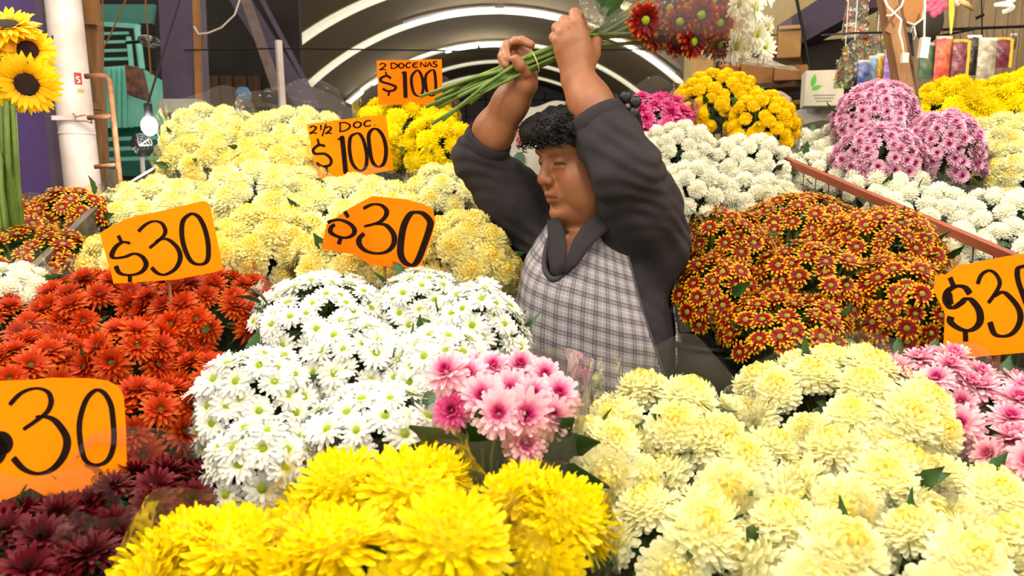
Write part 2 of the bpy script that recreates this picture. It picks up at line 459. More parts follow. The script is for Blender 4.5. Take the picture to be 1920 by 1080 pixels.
# fans with wire cages
def fan(cx, cy, rpx, d, tiltx, label, squash):
    t = thing('fan', label, 'fan', P(cx, cy + rpx, d), 'fans in the left stalls')
    c_ = P(cx, cy, d); r0 = rpx * d / FPX
    R3 = Matrix.Rotation(D(tiltx), 3, 'X')
    for k, rr_ in enumerate((1, .8, .55, .3)):
        MB().tube([c_ + R3 @ Vector((r0 * rr_ * math.cos(a * .393), -.03 * (1 - rr_), r0 * rr_ * math.sin(a * .393))) for a in range(16)], .006, 5, closed=True).obj('cage_ring', M_CHROME, t, True)
    mb = MB()
    for a in range(10):
        an = a * math.pi / 5
        mb.tube([c_ + R3 @ Vector((0, -.035, 0)), c_ + R3 @ Vector((r0 * math.cos(an), 0, r0 * math.sin(an)))], .004, 4)
    mb.obj('cage_spokes', M_CHROME, t)
    mb = MB()
    for a in range(3):
        an = a * 2.094
        u_ = Vector((math.cos(an), 0, math.sin(an))); v_ = Vector((-math.sin(an), .25, math.cos(an)))
        mb.add([c_ + R3 @ (u_ * r0 * .15), c_ + R3 @ (u_ * r0 * .8 - v_ * r0 * .25), c_ + R3 @ (u_ * r0 * .85 + v_ * r0 * .3), c_ + R3 @ (u_ * r0 * .3 + v_ * r0 * .25)], [(0, 1, 2, 3)])
    o = mb.obj('blades', M_GREYTABLE, t); o.modifiers.new('s', 'SOLIDIFY').thickness = .006
    MB().ball(c_, r0 * .16).obj('hub', M_BLACK, t, True)
    return t
f = fan(280, 78, 19, 5.4, 66, 'small fan with chrome cage tilted flat above the notice board', .3)
MB().tube([P(262, 78, 5.4), P(238, 80, 5.6)], .012, 6).obj('arm', M_BLACK, f)
f = fan(266, 272, 20, 4.6, 8, 'shiny chrome desk fan below the glaring lamp', 1)
q = P(266, 290, 4.64); MB().tube([q, (q.x, q.y, .03)], .014, 8).obj('stem', M_WHITEPL, f); MB().tube([(q.x, q.y, 0), (q.x, q.y, .03)], .16, 20).obj('base', M_WHITEPL, f)
# glaring lamp by the cream bunch
lp = P(280, 236, 2.75)
t = thing('bare_bulb', 'glaring bare lamp bulb at the edge of the cream bunches', 'lamp', lp)
MB().ball(lp, (.028, .028, .036), 14, 9).obj('bulb', mat('bulb_glow', (1, 1, 1), .4, emit=(1, .96, .9), estr=60), t, True)
MB().tube([lp + Vector((0, 0, .03)), lp + Vector((0, 0, .08))], .015, 10).obj('socket', M_BLACK, t, True)
MB().tube([lp + Vector((0, 0, .08)), lp + Vector((.05, .3, .6)), lp + Vector((.1, .5, 2.0))], .004, 6).obj('cord', M_BLACK, t)
lt = bpy.data.lights.new('bulb_light', 'POINT'); lt.energy = 4; lt.color = (1, .93, .82); lt.shadow_soft_size = .05
lo = bpy.data.objects.new('bulb_light', lt); link(lo); lo.parent = t; lo.location = (0, -.05, -.02)
# purple column 2 with pale plinth
d = 5.2; p = P(337, 190, d)
t = thing('steel_column', 'broad purple column with a pale plinth in the left background', 'column', (p.x, p.y, 0))
MB().bar((p.x + .02, p.y, 0), P(330, -260, d), .25, .2, up=(0, 1, 0)).obj('shaft', M_PURPLE_D, t)
MB().bar(P(372, 190, d - .02) + Vector((0, 0, -.2)), P(360, -260, d - .02), .035, .05, up=(0, 1, 0)).obj('edge_board', M_CARDB_D, t)
MB().box(P(343, 200, d - .08), (.26, .16, .09)).obj('plinth', M_GREYTABLE, t)
# dark boarded recess beyond with vertical planks and wires
t = struct(MB().box((-4.0, 9.0, 2.4), (3.1, .1, 4.8)).obj('wall_recess', M_DARK), 'dark boarded recess beyond the purple column')
for i in range(9):
    x = P(376 + i * 13, 150, 8.6).x
    MB().box((x, 8.9 + .02 * (i % 2), 1.6), (.07, .04, 1.9)).obj('plank', M_WOOD_D, t)
t = thing('loose_cable', 'thin pale cable looping across the dark recess', 'cable', P(372, 60, 5.12))
MB().tube([P(364, 50, 5.15), P(372, 64, 5.1), P(390, 62, 5.1), P(415, 52, 5.1), P(440, 28, 5.1), P(470, -60, 5.1)], .006, 5).obj('cable', M_CABLE, t)
for pts, lb in (([(385, 60), (375, 110), (372, 150)], 'thin wire hanging straight in the dark recess'), ([(192, -10), (194, 90), (193, 140)], 'thin cord hanging in front of the teal kiosk'), ([(272, -10), (280, 100), (283, 140)], 'thin cord hanging left of the broad purple column'), ([(238, -5), (205, 70), (170, 130)], 'slanting thin cord across the kiosk slats')):
    t = thing('drop_wire', lb, 'wire', P(*pts[-1], 5.3), 'thin cords on the left')
    MB().tube([P(x, y, 5.3) for x, y in pts], .006, 5).obj('cord', M_CARDB_D, t)
# slanted purple beams and white pole
t = thing('slanted_beam', 'wide slanted purple steel beam under the vault edge', 'beam', P(575, 205, 8))
MB().bar(P(418, -50, 8), P(582, 215, 8), .20, .30, up=(.3, -1, 0)).obj('beam', M_PURPLE_D, t)
MB().bar(P(470, -40, 7.9), P(600, 205, 7.9), .05, .05, up=(.3, -1, 0)).obj('flange', M_PURPLE_D, t)
t = thing('slanted_beam', 'brownish slanted brace left of the wide purple beam', 'beam', P(520, 160, 7.6))
MB().bar(P(440, -60, 7.6), P(520, 170, 7.6), .10, .12, up=(.3, -1, 0)).obj('beam', mat('brace', rgb(118, 96, 88), .6, noise=.3), t)
t = thing('thin_pole', 'thin white pole standing behind the top cream bunches', 'pole', (P(537, 260, 4.2).x, P(537, 260, 4.2).y, 0))
MB().bar(P(522, 76, 4.2), Vector((P(537, 260, 4.2).x + .02, P(537, 260, 4.2).y, 0)), .03, .03).obj('pole', M_WHITEPAINT, t)
t = thing('guy_wire', 'dark wire strung across the vault at sign height', 'cord', P(515, 90, 5), 'wires across the hall')
MB().tube([P(345, 94, 5.15), P(520, 91, 5), P(700, 93, 5.0), P(900, 96, 5), P(1240, 92, 5), P(1500, 60, 5.6)], .005, 5).obj('cord', M_BLACK, t)
# blue vase and small flowers behind the cream top row
t = thing('blue_vase', 'small blue pot on a ledge behind the top cream bunch', 'pot', P(457, 195, 6))
mb = MB(); c_ = P(457, 195, 6)
mb.grid(lambda u, v: c_ + Vector((math.cos(u * 6.283) * (.03 + .03 * math.sin(v * 3)), math.sin(u * 6.283) * (.03 + .03 * math.sin(v * 3)), .13 * v)), 14, 7, True)
mb.obj('pot', mat('blue_glaze', rgb(60, 120, 160), .4), t, True)
MB().box(c_ + Vector((0, 1.4, -.02)), (.5, 3.1, .03)).obj('ledge', M_WOOD_D, bpy.data.objects['wall_recess'])
# white banner behind the woman
t = thing('banner', 'pale printed vinyl banner hanging behind the head of the seller', 'banner', P(1020, 345, 4.9))
mb = MB()
def bn(u, v):
    p_ = P(955 + 150 * u, 205 - 22 * u + 165 * v, 4.9); return p_ + Vector((0, .03 * math.sin(u * 9 + v * 4), .01 * math.sin(u * 14)))
mb.grid(bn, 24, 12); o = mb.obj('cloth', mat('banner_cloth', rgb(196, 188, 170), .6, noise=.12, nscale=4, bump=.2, bscale=6), t, True); o.modifiers.new('s', 'SOLIDIFY').thickness = .004
def text_mesh(body, size, loc, m_, parent, rotz=0, roty=0, name='lettering'):
    cu = bpy.data.curves.new(name, 'FONT'); cu.body = body; cu.size = size; cu.extrude = .0005
    tmp = bpy.data.objects.new('tmp', cu); link(tmp)
    me = bpy.data.meshes.new_from_object(tmp); bpy.data.objects.remove(tmp)
    me.materials.clear(); me.materials.append(m_)
    return put(name, me, parent, Matrix.Translation(loc) @ Matrix.Rotation(roty, 4, 'Y') @ Matrix.Rotation(rotz, 4, 'Z') @ Matrix.Rotation(D(90), 4, 'X'))
for x in (962, 1098): MB().tube([P(x, 205 - .147 * (x - 955), 4.9), P(x, 94, 5)], .003, 5).obj('cord', M_CABLE, t)
text_mesh('Todo para', .052, P(974, 232, 4.83), M_BLACK, t, 0, D(-6))
M_BF = mat('banner_print_pink', rgb(196, 110, 104), .6); M_BG = mat('banner_print_green', rgb(70, 104, 84), .6)
for x0, y0, x1, y1, m_, nm in ((967, 245, 975, 280, M_BF, 'print'), (962, 285, 985, 310, M_BG, 'print'), (1058, 190, 1064, 210, M_BF, 'print')):
    mb = MB(); cc = P((x0 + x1) / 2, (y0 + y1) / 2, 4.83); rx, rz = (x1 - x0) / 2 * 4.83 / FPX, (y1 - y0) / 2 * 4.83 / FPX
    mb.plate([cc + Vector((rx * math.cos(a * .6283) * (1 + .3 * math.sin(a * 3)), 0, rz * math.sin(a * .6283))) for a in range(10)], (0, .004, 0)); mb.obj(nm, m_, t)

# ---- right side: receding stall front, shelves, boxes, packets
wl, wr = P(1290, 100, 8.0), P(2150, 100, 3.2)
t = struct(MB().bar((wl.x, wl.y, 1.6), (wr.x, wr.y, 1.6), .08, 4.4).obj('wall_stall', M_CREAMWALL), 'cream boarded stall front receding on the right')
t = thing('slanted_beam', 'dark purple beam crossing the cream stall front', 'beam', P(1500, 70, 4.6))
MB().bar(P(1470, 78, 4.9), P(1640, -22, 3.9), .10, .20).obj('beam', M_PURPLE_D, t)
t = thing('thin_pole', 'thin dark rod hanging in front of the cream stall front', 'pole', P(1518, 140, 4.0))
MB().tube([P(1490, -20, 4.0), P(1508, 70, 4.0), P(1522, 145, 4.0)], .008, 6).obj('rod', M_BLACK, t)
# dark shelf bay
t = thing('shelf_unit', 'dark shelf bay holding cardboard boxes on the right', 'shelf', P(1450, 240, 4.7))
ppanel([(1330, 95), (1600, 70), (1600, 240), (1330, 250)], (5.3, 4.4, 4.4, 5.3), .04, 'back_panel', M_DARK, t)
MB().bar(P(1330, 172, 4.9), P(1520, 160, 4.3), .30, .03).obj('shelf_board', M_WOOD_D, t)
MB().bar(P(1400, 207, 4.5), P(1585, 186, 3.9), .25, .02).obj('shelf_board', M_WOOD, t)
MB().bar(P(1430, 250, 4.4), P(1590, 212, 3.8), .35, .08).obj('counter', M_GREYTABLE, t)
def carton(x0, y0, x1, y1, d, m_, name, label, cat, group=None, dep=.16, yaw=-20, lid=True):
    c_ = P((x0 + x1) / 2, (y0 + y1) / 2, d + dep / 2); w_, h = (x1 - x0) * d / FPX, (y1 - y0) * d / FPX
    base = c_ - Vector((0, 0, h / 2)); R3 = Matrix.Rotation(D(yaw), 3, 'Z')
    t = thing(name, label, cat, base, group)
    th = .006
    for s in (-1, 1):
        MB().box(c_ + R3 @ Vector((0, s * dep / 2, 0)), (w_, th, h), R3).obj('side', m_, t)
        MB().box(c_ + R3 @ Vector((s * w_ / 2, 0, 0)), (th, dep, h), R3).obj('side', m_, t)
    MB().box(c_ - Vector((0, 0, h / 2)), (w_, dep, th), R3).obj('bottom', m_, t)
    if lid:
        for s in (-1, 1):
            MB().box(c_ + R3 @ Vector((0, s * dep * .62, h / 2 + .01)), (w_, dep * .4, th), R3 @ Matrix.Rotation(D(-25 * s), 3, 'X')).obj('flap', m_, t)
    return t, c_, w_, h, R3
G = 'cardboard boxes on the right shelf'
carton(1300, 106, 1338, 170, 4.3, M_CARDB, 'cardboard_box', 'upright tan cardboard box behind the yellow button flowers', 'box', G)
carton(1392, 112, 1448, 162, 4.5, M_CARDB_D, 'wooden_crate', 'brown wooden crate in the middle of the dark shelf', 'crate', G, lid=False)
carton(1454, 126, 1516, 152, 4.2, M_CARDB_D, 'cardboard_box', 'low brown open box right of the wooden crate', 'box', G, lid=False)
carton(1460, 60, 1500, 110, 4.6, M_CARDB, 'cardboard_box', 'tan box high on the shelf under the cream sleeve', 'box', G)
t, c_, w_, h, R3 = carton(1508, 136, 1574, 200, 3.6, mat('printed_carton', rgb(226, 216, 190), .6, noise=.1), 'printed_carton', 'white carton with a green leaf mark on the right shelf', 'box', G, lid=False, yaw=-14)
fr = lambda x, z: c_ + R3 @ Vector((x, -.084, z))
M_LG = mat('leaf_green_print', rgb(96, 190, 60), .6); M_LY = mat('yellow_print', rgb(216, 196, 110), .6); M_LT = mat('grey_print', rgb(150, 140, 122), .6)
lf = lambda cx, cz, s, a: [fr(cx + s * (math.cos(a) * u - math.sin(a) * v), cz + s * (math.sin(a) * u + math.cos(a) * v)) for u, v in ((-1, 0), (-.5, .35), (.2, .38), (1, 0), (.2, -.38), (-.5, -.35))]
MB().plate(lf(-.052, .035, .032, 1.4), R3 @ Vector((0, -.001, 0))).obj('logo', M_LG, t)
MB().plate(lf(-.036, .002, .026, .35), R3 @ Vector((0, -.001, 0))).obj('logo', M_LG, t)
MB().plate(lf(.05, .04, .02, .2), R3 @ Vector((0, -.001, 0))).obj('logo', M_LY, t)
for i in range(3):
    MB().box(fr(.0, -.035 - .014 * i), (.10 - .015 * i, .002, .005), R3).obj('print_line', M_LT, t)
# wrapped paper parcel, orange basket
t = thing('paper_parcel', 'pale brown paper wrap standing behind the yellow button flowers', 'wrap', P(1465, 238, 2.9))
mb = MB(); mb.grid(lambda u, v: P(1408 + 82 * u + 6 * math.sin(v * 5), 240 - 62 * v + 8 * math.sin(u * 7), 2.85 + .03 * math.sin(u * 12) + .03 * u), 16, 8)
o = mb.obj('paper', mat('kraft_paper', rgb(176, 152, 116), .8, noise=.2, bump=.3), t, True); o.modifiers.new('s', 'SOLIDIFY').thickness = .003
t = thing('gift_basket', 'small orange basket with a looped handle on the dark shelf', 'basket', P(1368, 152, 4.6))
M_OB = mat('orange_wicker', rgb(176, 104, 60), .7, noise=.4, nscale=40); c_ = P(1368, 150, 4.6)
mb = MB(); mb.grid(lambda u, v: c_ + Vector((math.cos(u * 6.283) * (.05 + .02 * v), math.sin(u * 6.283) * (.05 + .02 * v), .07 * v)), 16, 4, True); mb.obj('bowl', M_OB, t, True)
MB().tube([c_ + Vector((.07 * math.cos(a * .314), 0, .07 + .07 * math.sin(a * .314))) for a in range(11)], .006, 6).obj('handle', M_OB, t, True)
mb = MB()
for k in range(7): mb.ball(c_ + Vector((.045 * math.cos(k), .045 * math.sin(k), .075)), .022, 8, 5)
mb.obj('contents', mat('orange_contents', rgb(206, 140, 80), .6, noise=.4, nscale=60), t, True)['kind'] = 'stuff'
# weathered board wall far right
wa = struct(MB().box((P(1890, 60, 3.7).x, 3.78, 1.5), (1.0, .05, 3.4)).obj('wall_board', M_BOARD), 'weathered board wall at the upper right')
for i in range(8):
    x = P(1790 + i * 24, 60, 3.6).x
    MB().box((x + .025, 3.74, 1.5), (.058, .03, 3.4)).obj('board', M_BOARD, wa)
t = thing('hanging_rod', 'thin dark rod running along the board wall above the packets', 'rod', P(1800, 55, 3.2))
MB().tube([P(1735, 57, 3.1), P(1830, 53, 3.1), P(1990, 47, 3.1)], .006, 6).obj('rod', M_BLACK, t)
MB().tube([P(1745, 70, 3.05), P(1790, 62, 3.08), P(1840, 52, 3.1)], .005, 6).obj('rod', M_BLACK, t)
# leaning wooden post
t = thing('wooden_post', 'leaning brown wooden post with cables tied to it', 'post', P(1700, 215, 2.42))
pa, pb = P(1656, -40, 2.42), P(1708, 240, 2.42)
low = pb + (pb - pa) * 1.0
MB().bar(pa, low, .042, .05, up=(0, -1, 0)).obj('post', M_WOOD, t)
MB().bar(pa + Vector((.036, .03, 0)), low + Vector((.036, .03, 0)), .035, .03, up=(0, -1, 0)).obj('back_strip', M_WOOD_D, t)
MB().bar(P(1664, 62, 2.36), P(1682, 25, 2.36), .02, .012, up=(0, -1, 0)).obj('peg', M_WOOD, t)
t = thing('power_cable', 'white cable wound round the leaning post ending in a plug', 'cable', P(1696, 118, 2.34))
MB().tube([P(1655, -10, 2.36), P(1664, 12, 2.34), P(1690, 38, 2.33), P(1686, 60, 2.33), P(1692, 85, 2.34), P(1694, 100, 2.34)], .004, 6).obj('cable', M_CABLE, t, True)
MB().tube([P(1697, -10, 2.36), P(1690, 12, 2.34), P(1670, 30, 2.33), P(1662, 29, 2.33)], .0035, 6).obj('cable', M_CABLE, t, True)
MB().box(P(1696, 109, 2.34), (.02, .018, .032)).obj('plug', M_CABLE, t, bevel=.004)
t = thing('power_adapter', 'white oblong adapter hanging on its cord beside the post', 'adapter', P(1732, 110, 2.36))
MB().tube([P(1734, -10, 2.36), P(1734, 20, 2.36), P(1733, 55, 2.36), P(1733, 72, 2.36)], .0035, 6).obj('cord', M_CABLE, t, True)
MB().box(P(1732, 90, 2.36), (.026, .02, .064), Matrix.Rotation(D(4), 3, 'Y')).obj('body', M_WHITEPL, t, bevel=.003)
t = thing('wooden_paddle', 'brown oval wooden board tied with string beside the post', 'board', P(1713, 48, 2.5))
c_ = P(1714, 5, 2.5); MB().plate([c_ + Vector((.036 * math.cos(a * .3142), 0, .075 * math.sin(a * .3142))) for a in range(20)], (0, .02, 0)).obj('board', M_CARDB_D, t)
MB().tube([P(1735, 8, 2.47), P(1730, 35, 2.46), P(1715, 47, 2.46), P(1700, 42, 2.47)], .004, 6).obj('string', M_CABLE, t, True)
MB().tube([P(1712, 48, 2.46), P(1707, 62, 2.45), P(1700, 58, 2.46)], .002, 5).obj('string', mat('blue_string', rgb(120, 150, 170), .6), t)
MB().tube([P(1714, 50, 2.46), P(1717, 66, 2.45), P(1713, 74, 2.46)], .003, 5).obj('string', M_CABLE, t)
t = thing('black_strap', 'black strap hanging behind the plug', 'strap', P(1708, 120, 2.46))
MB().bar(P(1704, 60, 2.48), P(1710, 105, 2.48), .014, .006, up=(0, -1, 0)).obj('strap', M_BLACK, t)
MB().tube([P(1705, 100, 2.48), P(1706, 122, 2.48)], .004, 6).obj('tip', M_BLACK, t)
t = thing('dark_bag', 'dark grey bag hanging behind the adapter', 'bag', P(1745, 70, 3.0))
mb = MB(); mb.ball(P(1742, 40, 3.05), (.06, .03, .085), 16, 9); mb.obj('bag', mat('dark_grey_cloth', rgb(60, 52, 42), .8, noise=.3), t, True)
MB().tube([P(1738, 5, 3.0), P(1742, -30, 3.0)], .004, 5).obj('string', M_BLACK, t)
# coloured packets on the rods
def packet(x0, y0, x1, y1, d, cols, label, group, film=True, edge=None):
    w_, h = (x1 - x0) * d / FPX, (y1 - y0) * d / FPX; c_ = P((x0 + x1) / 2, (y0 + y1) / 2, d)
    t = thing('packet', label, 'packet', c_ - Vector((0, 0, h / 2)), group)
    mt = mat('packet_' + label.split()[0], rgb(*cols[0]), .35, noise=.9, nscale=34, col2=rgb(*cols[1]), bump=.6, bscale=30)
    mb = MB(); rr_ = random.Random(x0)
    for s in (-1, 1):
        mb.grid(lambda u, v: c_ + Vector(((u - .5) * w_, s * (.002 + .016 * math.sin(math.pi * u) * math.sin(math.pi * v) * (1 + .4 * math.sin(u * 11 + v * 17))), (v - .5) * h)), 9, 13)
    mb.obj('pouch', mt, t, True)
    MB().box(c_ + Vector((0, 0, h / 2)), (w_ * .96, .006, .012)).obj('header', edge or M_WHITEPL, t)
    hy = 56 if x0 > 1700 else 62
    MB().tube([c_ + Vector((0, 0, h / 2)), P((x0 + x1) / 2, hy, 3.1 if x0 > 1700 else 2.82)], .0015, 5).obj('hook', M_WIRE, t)
    if edge: MB().box(c_ + Vector((w_ / 2, -.004, 0)), (.012, .006, h)).obj('border', edge, t)
    return t
G = 'packets hanging on the right rod'
M_YE = mat('yellow_edge', rgb(222, 186, 60), .6)
packet(1724, 84, 1752, 148, 3.0, [(70, 110, 92), (120, 130, 90)], 'green packet hanging behind the white adapter', G)
packet(1752, 72, 1783, 150, 2.98, [(204, 76, 70), (232, 140, 90)], 'red packet hanging beside the green one', G)
packet(1784, 78, 1813, 152, 2.96, [(110, 40, 56), (150, 90, 100)], 'wine red packet hanging next to the black one', G, edge=M_YE)
packet(1810, 70, 1838, 140, 3.02, [(52, 44, 40), (110, 100, 90)], 'black packet hanging under the rod crossing', G)
packet(1832, 75, 1866, 152, 2.94, [(150, 134, 110), (206, 196, 176)], 'silver grey packet hanging over the yellow flowers', G)
packet(1864, 74, 1894, 126, 2.98, [(96, 34, 48), (140, 70, 80)], 'dark red packet with a broad yellow border', G, edge=M_YE)
packet(1893, 66, 1905, 92, 3.2, [(120, 104, 84), (90, 76, 60)], 'tiny brown packet at the end of the row', G)
t = thing('hanging_rod', 'thin rod behind the leaning post carrying the coloured packets', 'rod', P(1640, 62, 2.82))
MB().tube([P(1540, 66, 3.6), P(1600, 62, 2.82), P(1690, 60, 2.5)], .004, 6).obj('rod', M_BLACK, t)
G = 'packets left of the leaning post'
packet(1608, 116, 1630, 156, 2.8, [(60, 82, 160), (150, 160, 200)], 'dark blue packet above the lilac flowers', G)
packet(1628, 108, 1644, 152, 2.82, [(120, 170, 206), (170, 200, 220)], 'pale blue packet between the blue and orange ones', G)
packet(1642, 104, 1660, 156, 2.84, [(232, 158, 34), (244, 190, 70)], 'orange packet left of the purple one', G)
packet(1657, 96, 1680, 156, 2.8, [(128, 88, 168), (176, 140, 200)], 'purple packet touching the leaning post', G)
# clear bags of potpourri
def goodie_bag(cx, y0, y1, wpx, d, pal, label, seed):
    r = random.Random(seed); c_ = P(cx, (y0 + y1) / 2, d); h = (y1 - y0) * d / FPX; w_ = wpx * d / FPX
    t = thing('potpourri_bag', label, 'bag', c_ - Vector((0, 0, h / 2)), 'clear bags of potpourri')
    mb = MB(); mb.c = []
    for k in range(70):
        z = r.uniform(-.48, .48) * h; a = r.uniform(0, 6.28); q = (.5 - .18 * (z / h + .5)) * w_ * r.uniform(.6, .92)
        n0 = len(mb.v); s = r.uniform(.010, .017)
        p_ = c_ + Vector((q * math.cos(a), q * math.sin(a) * .8, z))
        dv = Vector((r.uniform(-1, 1), r.uniform(-1, 1), r.uniform(-1, 1))).normalized(); e1 = dv.orthogonal().normalized() * s; e2 = dv.cross(e1)
        for j in range(4):
            e3 = (e1 * math.cos(j * 1.57) + e2 * math.sin(j * 1.57))
            mb.add([p_, p_ + e3 * 1.2 + dv * s * .3, p_ + (e3 + e1 * .3) * .8 + dv * s * .9, p_ + e2 * .3 - e3 * .3 + dv * s], [(0, 1, 2, 3)])
        col = rgb(*r.choice(pal)); mb.c += [col] * (len(mb.v) - n0)
    o = mb.obj('contents', M_PETAL0, t); o['kind'] = 'stuff'
    mb = MB(); mb.grid(lambda u, v: c_ + Vector((math.cos(u * 6.283), .8 * math.sin(u * 6.283), 0)) * (w_ * (.5 - .16 * v) * (1 - .75 * max(0, v - .8) / .2) * (1 + .04 * math.sin(u * 40 + v * 9))) + Vector((0, 0, h * (v * 1.12 - .5))), 24, 12, True)
    mb.obj('bag', M_FILM0, t, True)
    MB().tube([c_ + Vector((0, 0, h * .6)), c_ + Vector((0, 0, h * .6 + .25))], .002, 5).obj('string', M_CABLE, t)
M_PETAL0 = petal_mat('potpourri', .1, .2); M_FILM0 = film_mat('bag_film', (.97, .96, .92), .05, .6)
goodie_bag(1606, -18, 72, 50, 3.0, [(206, 74, 64), (226, 214, 190), (196, 130, 110), (120, 120, 90), (240, 232, 214)], 'long clear bag of red and white potpourri at the top', 1)
goodie_bag(1600, 84, 150, 56, 2.95, [(170, 60, 50), (206, 180, 80), (200, 200, 180), (110, 130, 80), (220, 90, 70)], 'clear bag of red and golden potpourri above the lilac flowers', 2)
goodie_bag(1582, 110, 165, 34, 3.0, [(190, 200, 110), (150, 170, 90), (226, 220, 190)], 'clear bag of green potpourri beside the leaf carton', 3)
goodie_bag(1644, 66, 106, 42, 3.0, [(180, 196, 170), (226, 196, 90), (230, 150, 150), (140, 160, 140)], 'clear bag of pastel potpourri under the peg', 4)
goodie_bag(1658, -30, 48, 22, 3.1, [(150, 146, 130), (120, 110, 96), (190, 186, 170)], 'narrow grey bag hanging behind the post', 5)
# small hangings at the top right
t = thing('paper_flower', 'pink paper flower hanging beside the brown oval board', 'decoration', P(1752, 22, 2.8))
mb = MB(); rr_ = random.Random(8)
for k in range(16):
    a = k * 2.4; q = .012 + .0016 * k; c_ = P(1752, 8, 2.8) + Vector((q * math.cos(a), -.01, q * math.sin(a)))
    mb.ball(c_, (.016, .008, .016), 8, 5)
mb.obj('petals', mat('pink_paper', rgb(226, 96, 130), .6, noise=.3, nscale=60), t, True)
MB().tube([P(1752, -8, 2.8), P(1752, -60, 2.8)], .002, 5).obj('string', M_CABLE, t)
t = thing('ribbon', 'pale yellow ribbon hanging in front of the board wall', 'ribbon', P(1783, 62, 2.8))
MB().add([P(1778, -20, 2.8), P(1790, -20, 2.8), P(1789, 25, 2.8), P(1784, 64, 2.79), P(1781, 64, 2.79), P(1779, 25, 2.8)], [(0, 1, 2, 5), (5, 2, 3, 4)]).obj('ribbon', M_YE, t).modifiers.new('s', 'SOLIDIFY').thickness = .002
t = thing('ribbon', 'cream curled ribbon bow beside the spiral bulb', 'ribbon', P(1815, 20, 2.8))
MB().tube([P(1800, -10, 2.8), P(1803, 4, 2.78), P(1812, 8, 2.78), P(1824, 18, 2.8)], [.010, .012, .010, .006], 6).obj('bow', M_CREAMWALL, t, True)
MB().tube([P(1790, -5, 2.8), P(1796, 8, 2.79), P(1806, 6, 2.8)], [.008, .012, .008], 6).obj('bow', M_WHITEPAINT, t, True)
t = thing('clothes_peg', 'small black clip on the wire before the board wall', 'clip', P(1840, 33, 3.2))
MB().bar(P(1831, 34, 3.2), P(1844, 28, 3.2), .012, .012).obj('clip', M_BLACK, t)
MB().tube([P(1840, -20, 3.2), P(1841, 30, 3.2), P(1842, 68, 3.2)], .003, 5).obj('wire', M_BLACK, t)

# ---- spiral bulbs
M_CFL = mat('spiral_glass', rgb(240, 234, 222), .35, emit=(1, .95, .85), estr=.25)  # faint glow put into the glass of the unlit bulb
M_CFL_ON = mat('spiral_glass_lit', (1, 1, 1), .35, emit=(1, .94, .84), estr=9)
def spiral_bulb(p, label, on, group, s=1.0, cord_top=4.0, watt=0):
    t = thing('spiral_bulb', label, 'lamp', p, group)
    pts = []
    for i in range(61):
        a = i / 60 * 3.2 * 2 * math.pi; rr_ = .026 * s * (1 - .25 * (i / 60) ** 3)
        pts.append(p + Vector((rr_ * math.cos(a), rr_ * math.sin(a), .085 * s - .082 * s * i / 60)))
    MB().tube(pts, .0066 * s, 8).obj('spiral_tube', M_CFL_ON if on else M_CFL, t, True)
    MB().tube([p + Vector((0, 0, z * s)) for z in (.085, .10, .118, .13)], [.016 * s, .022 * s, .022 * s, .014 * s], 14).obj('base', M_WHITEPL, t, True)
    MB().tube([p + Vector((0, 0, .13 * s)), p + Vector((0, 0, .165 * s))], .016 * s, 12).obj('socket', M_BLACK, t, True)
    MB().tube([p + Vector((0, 0, .16 * s)), Vector((p.x, p.y, cord_top))], .003, 6).obj('cord', M_BLACK, t)
    if on:
        lt = bpy.data.lights.new('bulb_light', 'POINT'); lt.energy = watt; lt.color = (1, .90, .74); lt.shadow_soft_size = .12
        lo = bpy.data.objects.new('bulb_light', lt); link(lo); lo.parent = t; lo.location = (0, 0, -.04)
    return t
spiral_bulb(P(1883, 22, 2.3), 'unlit white spiral bulb hanging at the top right', False, 'spiral bulbs', 1.0, 3.0)
for i, p in enumerate(LAMPS):
    spiral_bulb(Vector(p), ['unseen lit spiral bulb over the maroon flowers', 'unseen lit spiral bulb over the front yellow flowers', 'unseen lit spiral bulb over the cream front stand', 'unseen lit spiral bulb over the left stand', 'unseen lit spiral bulb over the right stand'][i], True, 'spiral bulbs', 1.3, watt=LAMP_W[i])

# ---- stands: stepped boards on trestles
def stand(name, label, idx):
    x0 = min(STEPS[i][0] for i in idx); y0 = min(STEPS[i][2] for i in idx)
    t = thing('flower_stand', label, 'stand', ((x0 + STEPS[idx[0]][1]) / 2, y0, 0), 'stepped flower stands')
    for i in idx:
        a, b_, c_, d_, z = STEPS[i]
        MB().box(((a + b_) / 2, (c_ + d_) / 2, z - .015), (b_ - a, d_ - c_ - .004, .03)).obj('step_board', M_STAND, t)
        MB().box(((a + b_) / 2, c_ + .012, z / 2 - .015), (b_ - a - .02, .02, z - .03)).obj('riser', M_STAND, t)
        for x in (a + .03, b_ - .03):
            MB().box((x, d_ - .04, z / 2 - .015), (.04, .04, z - .03)).obj('leg', M_STAND, t)
# ================================================================ FLOWERS
M_PETAL = petal_mat('petal', 0.38, 0.08)
M_PETAL_DARK = petal_mat('petal_dark', 0.12, 0.25)
M_PETAL_VAR = petal_mat('petal_varied', 0.28, 0.22)
M_FILM = film_mat('cellophane', (0.99, 0.98, 0.95), 0.03, 0.6)
M_FILM_W = film_mat('cellophane_warm', (0.93, 0.88, 0.76), 0.06, 0.6)
M_LEAF = mat('leaf', rgb(44, 84, 26), 0.5, noise=0.45, nscale=30, bump=0.2)
M_STEM = mat('stem', rgb(104, 132, 44), 0.55, noise=0.4, nscale=25)
M_CEN_GREEN = mat('centre_green', rgb(172, 196, 30), 0.8, noise=0.35, nscale=300, bump=0.5, bscale=500)
M_CEN_OLIVE = mat('centre_olive', rgb(176, 160, 30), 0.8, noise=0.35, nscale=300, bump=0.5, bscale=500)
M_CEN_DARKGREEN = mat('centre_darkgreen', rgb(104, 116, 22), 0.8, noise=0.4, nscale=300, bump=0.5, bscale=500)
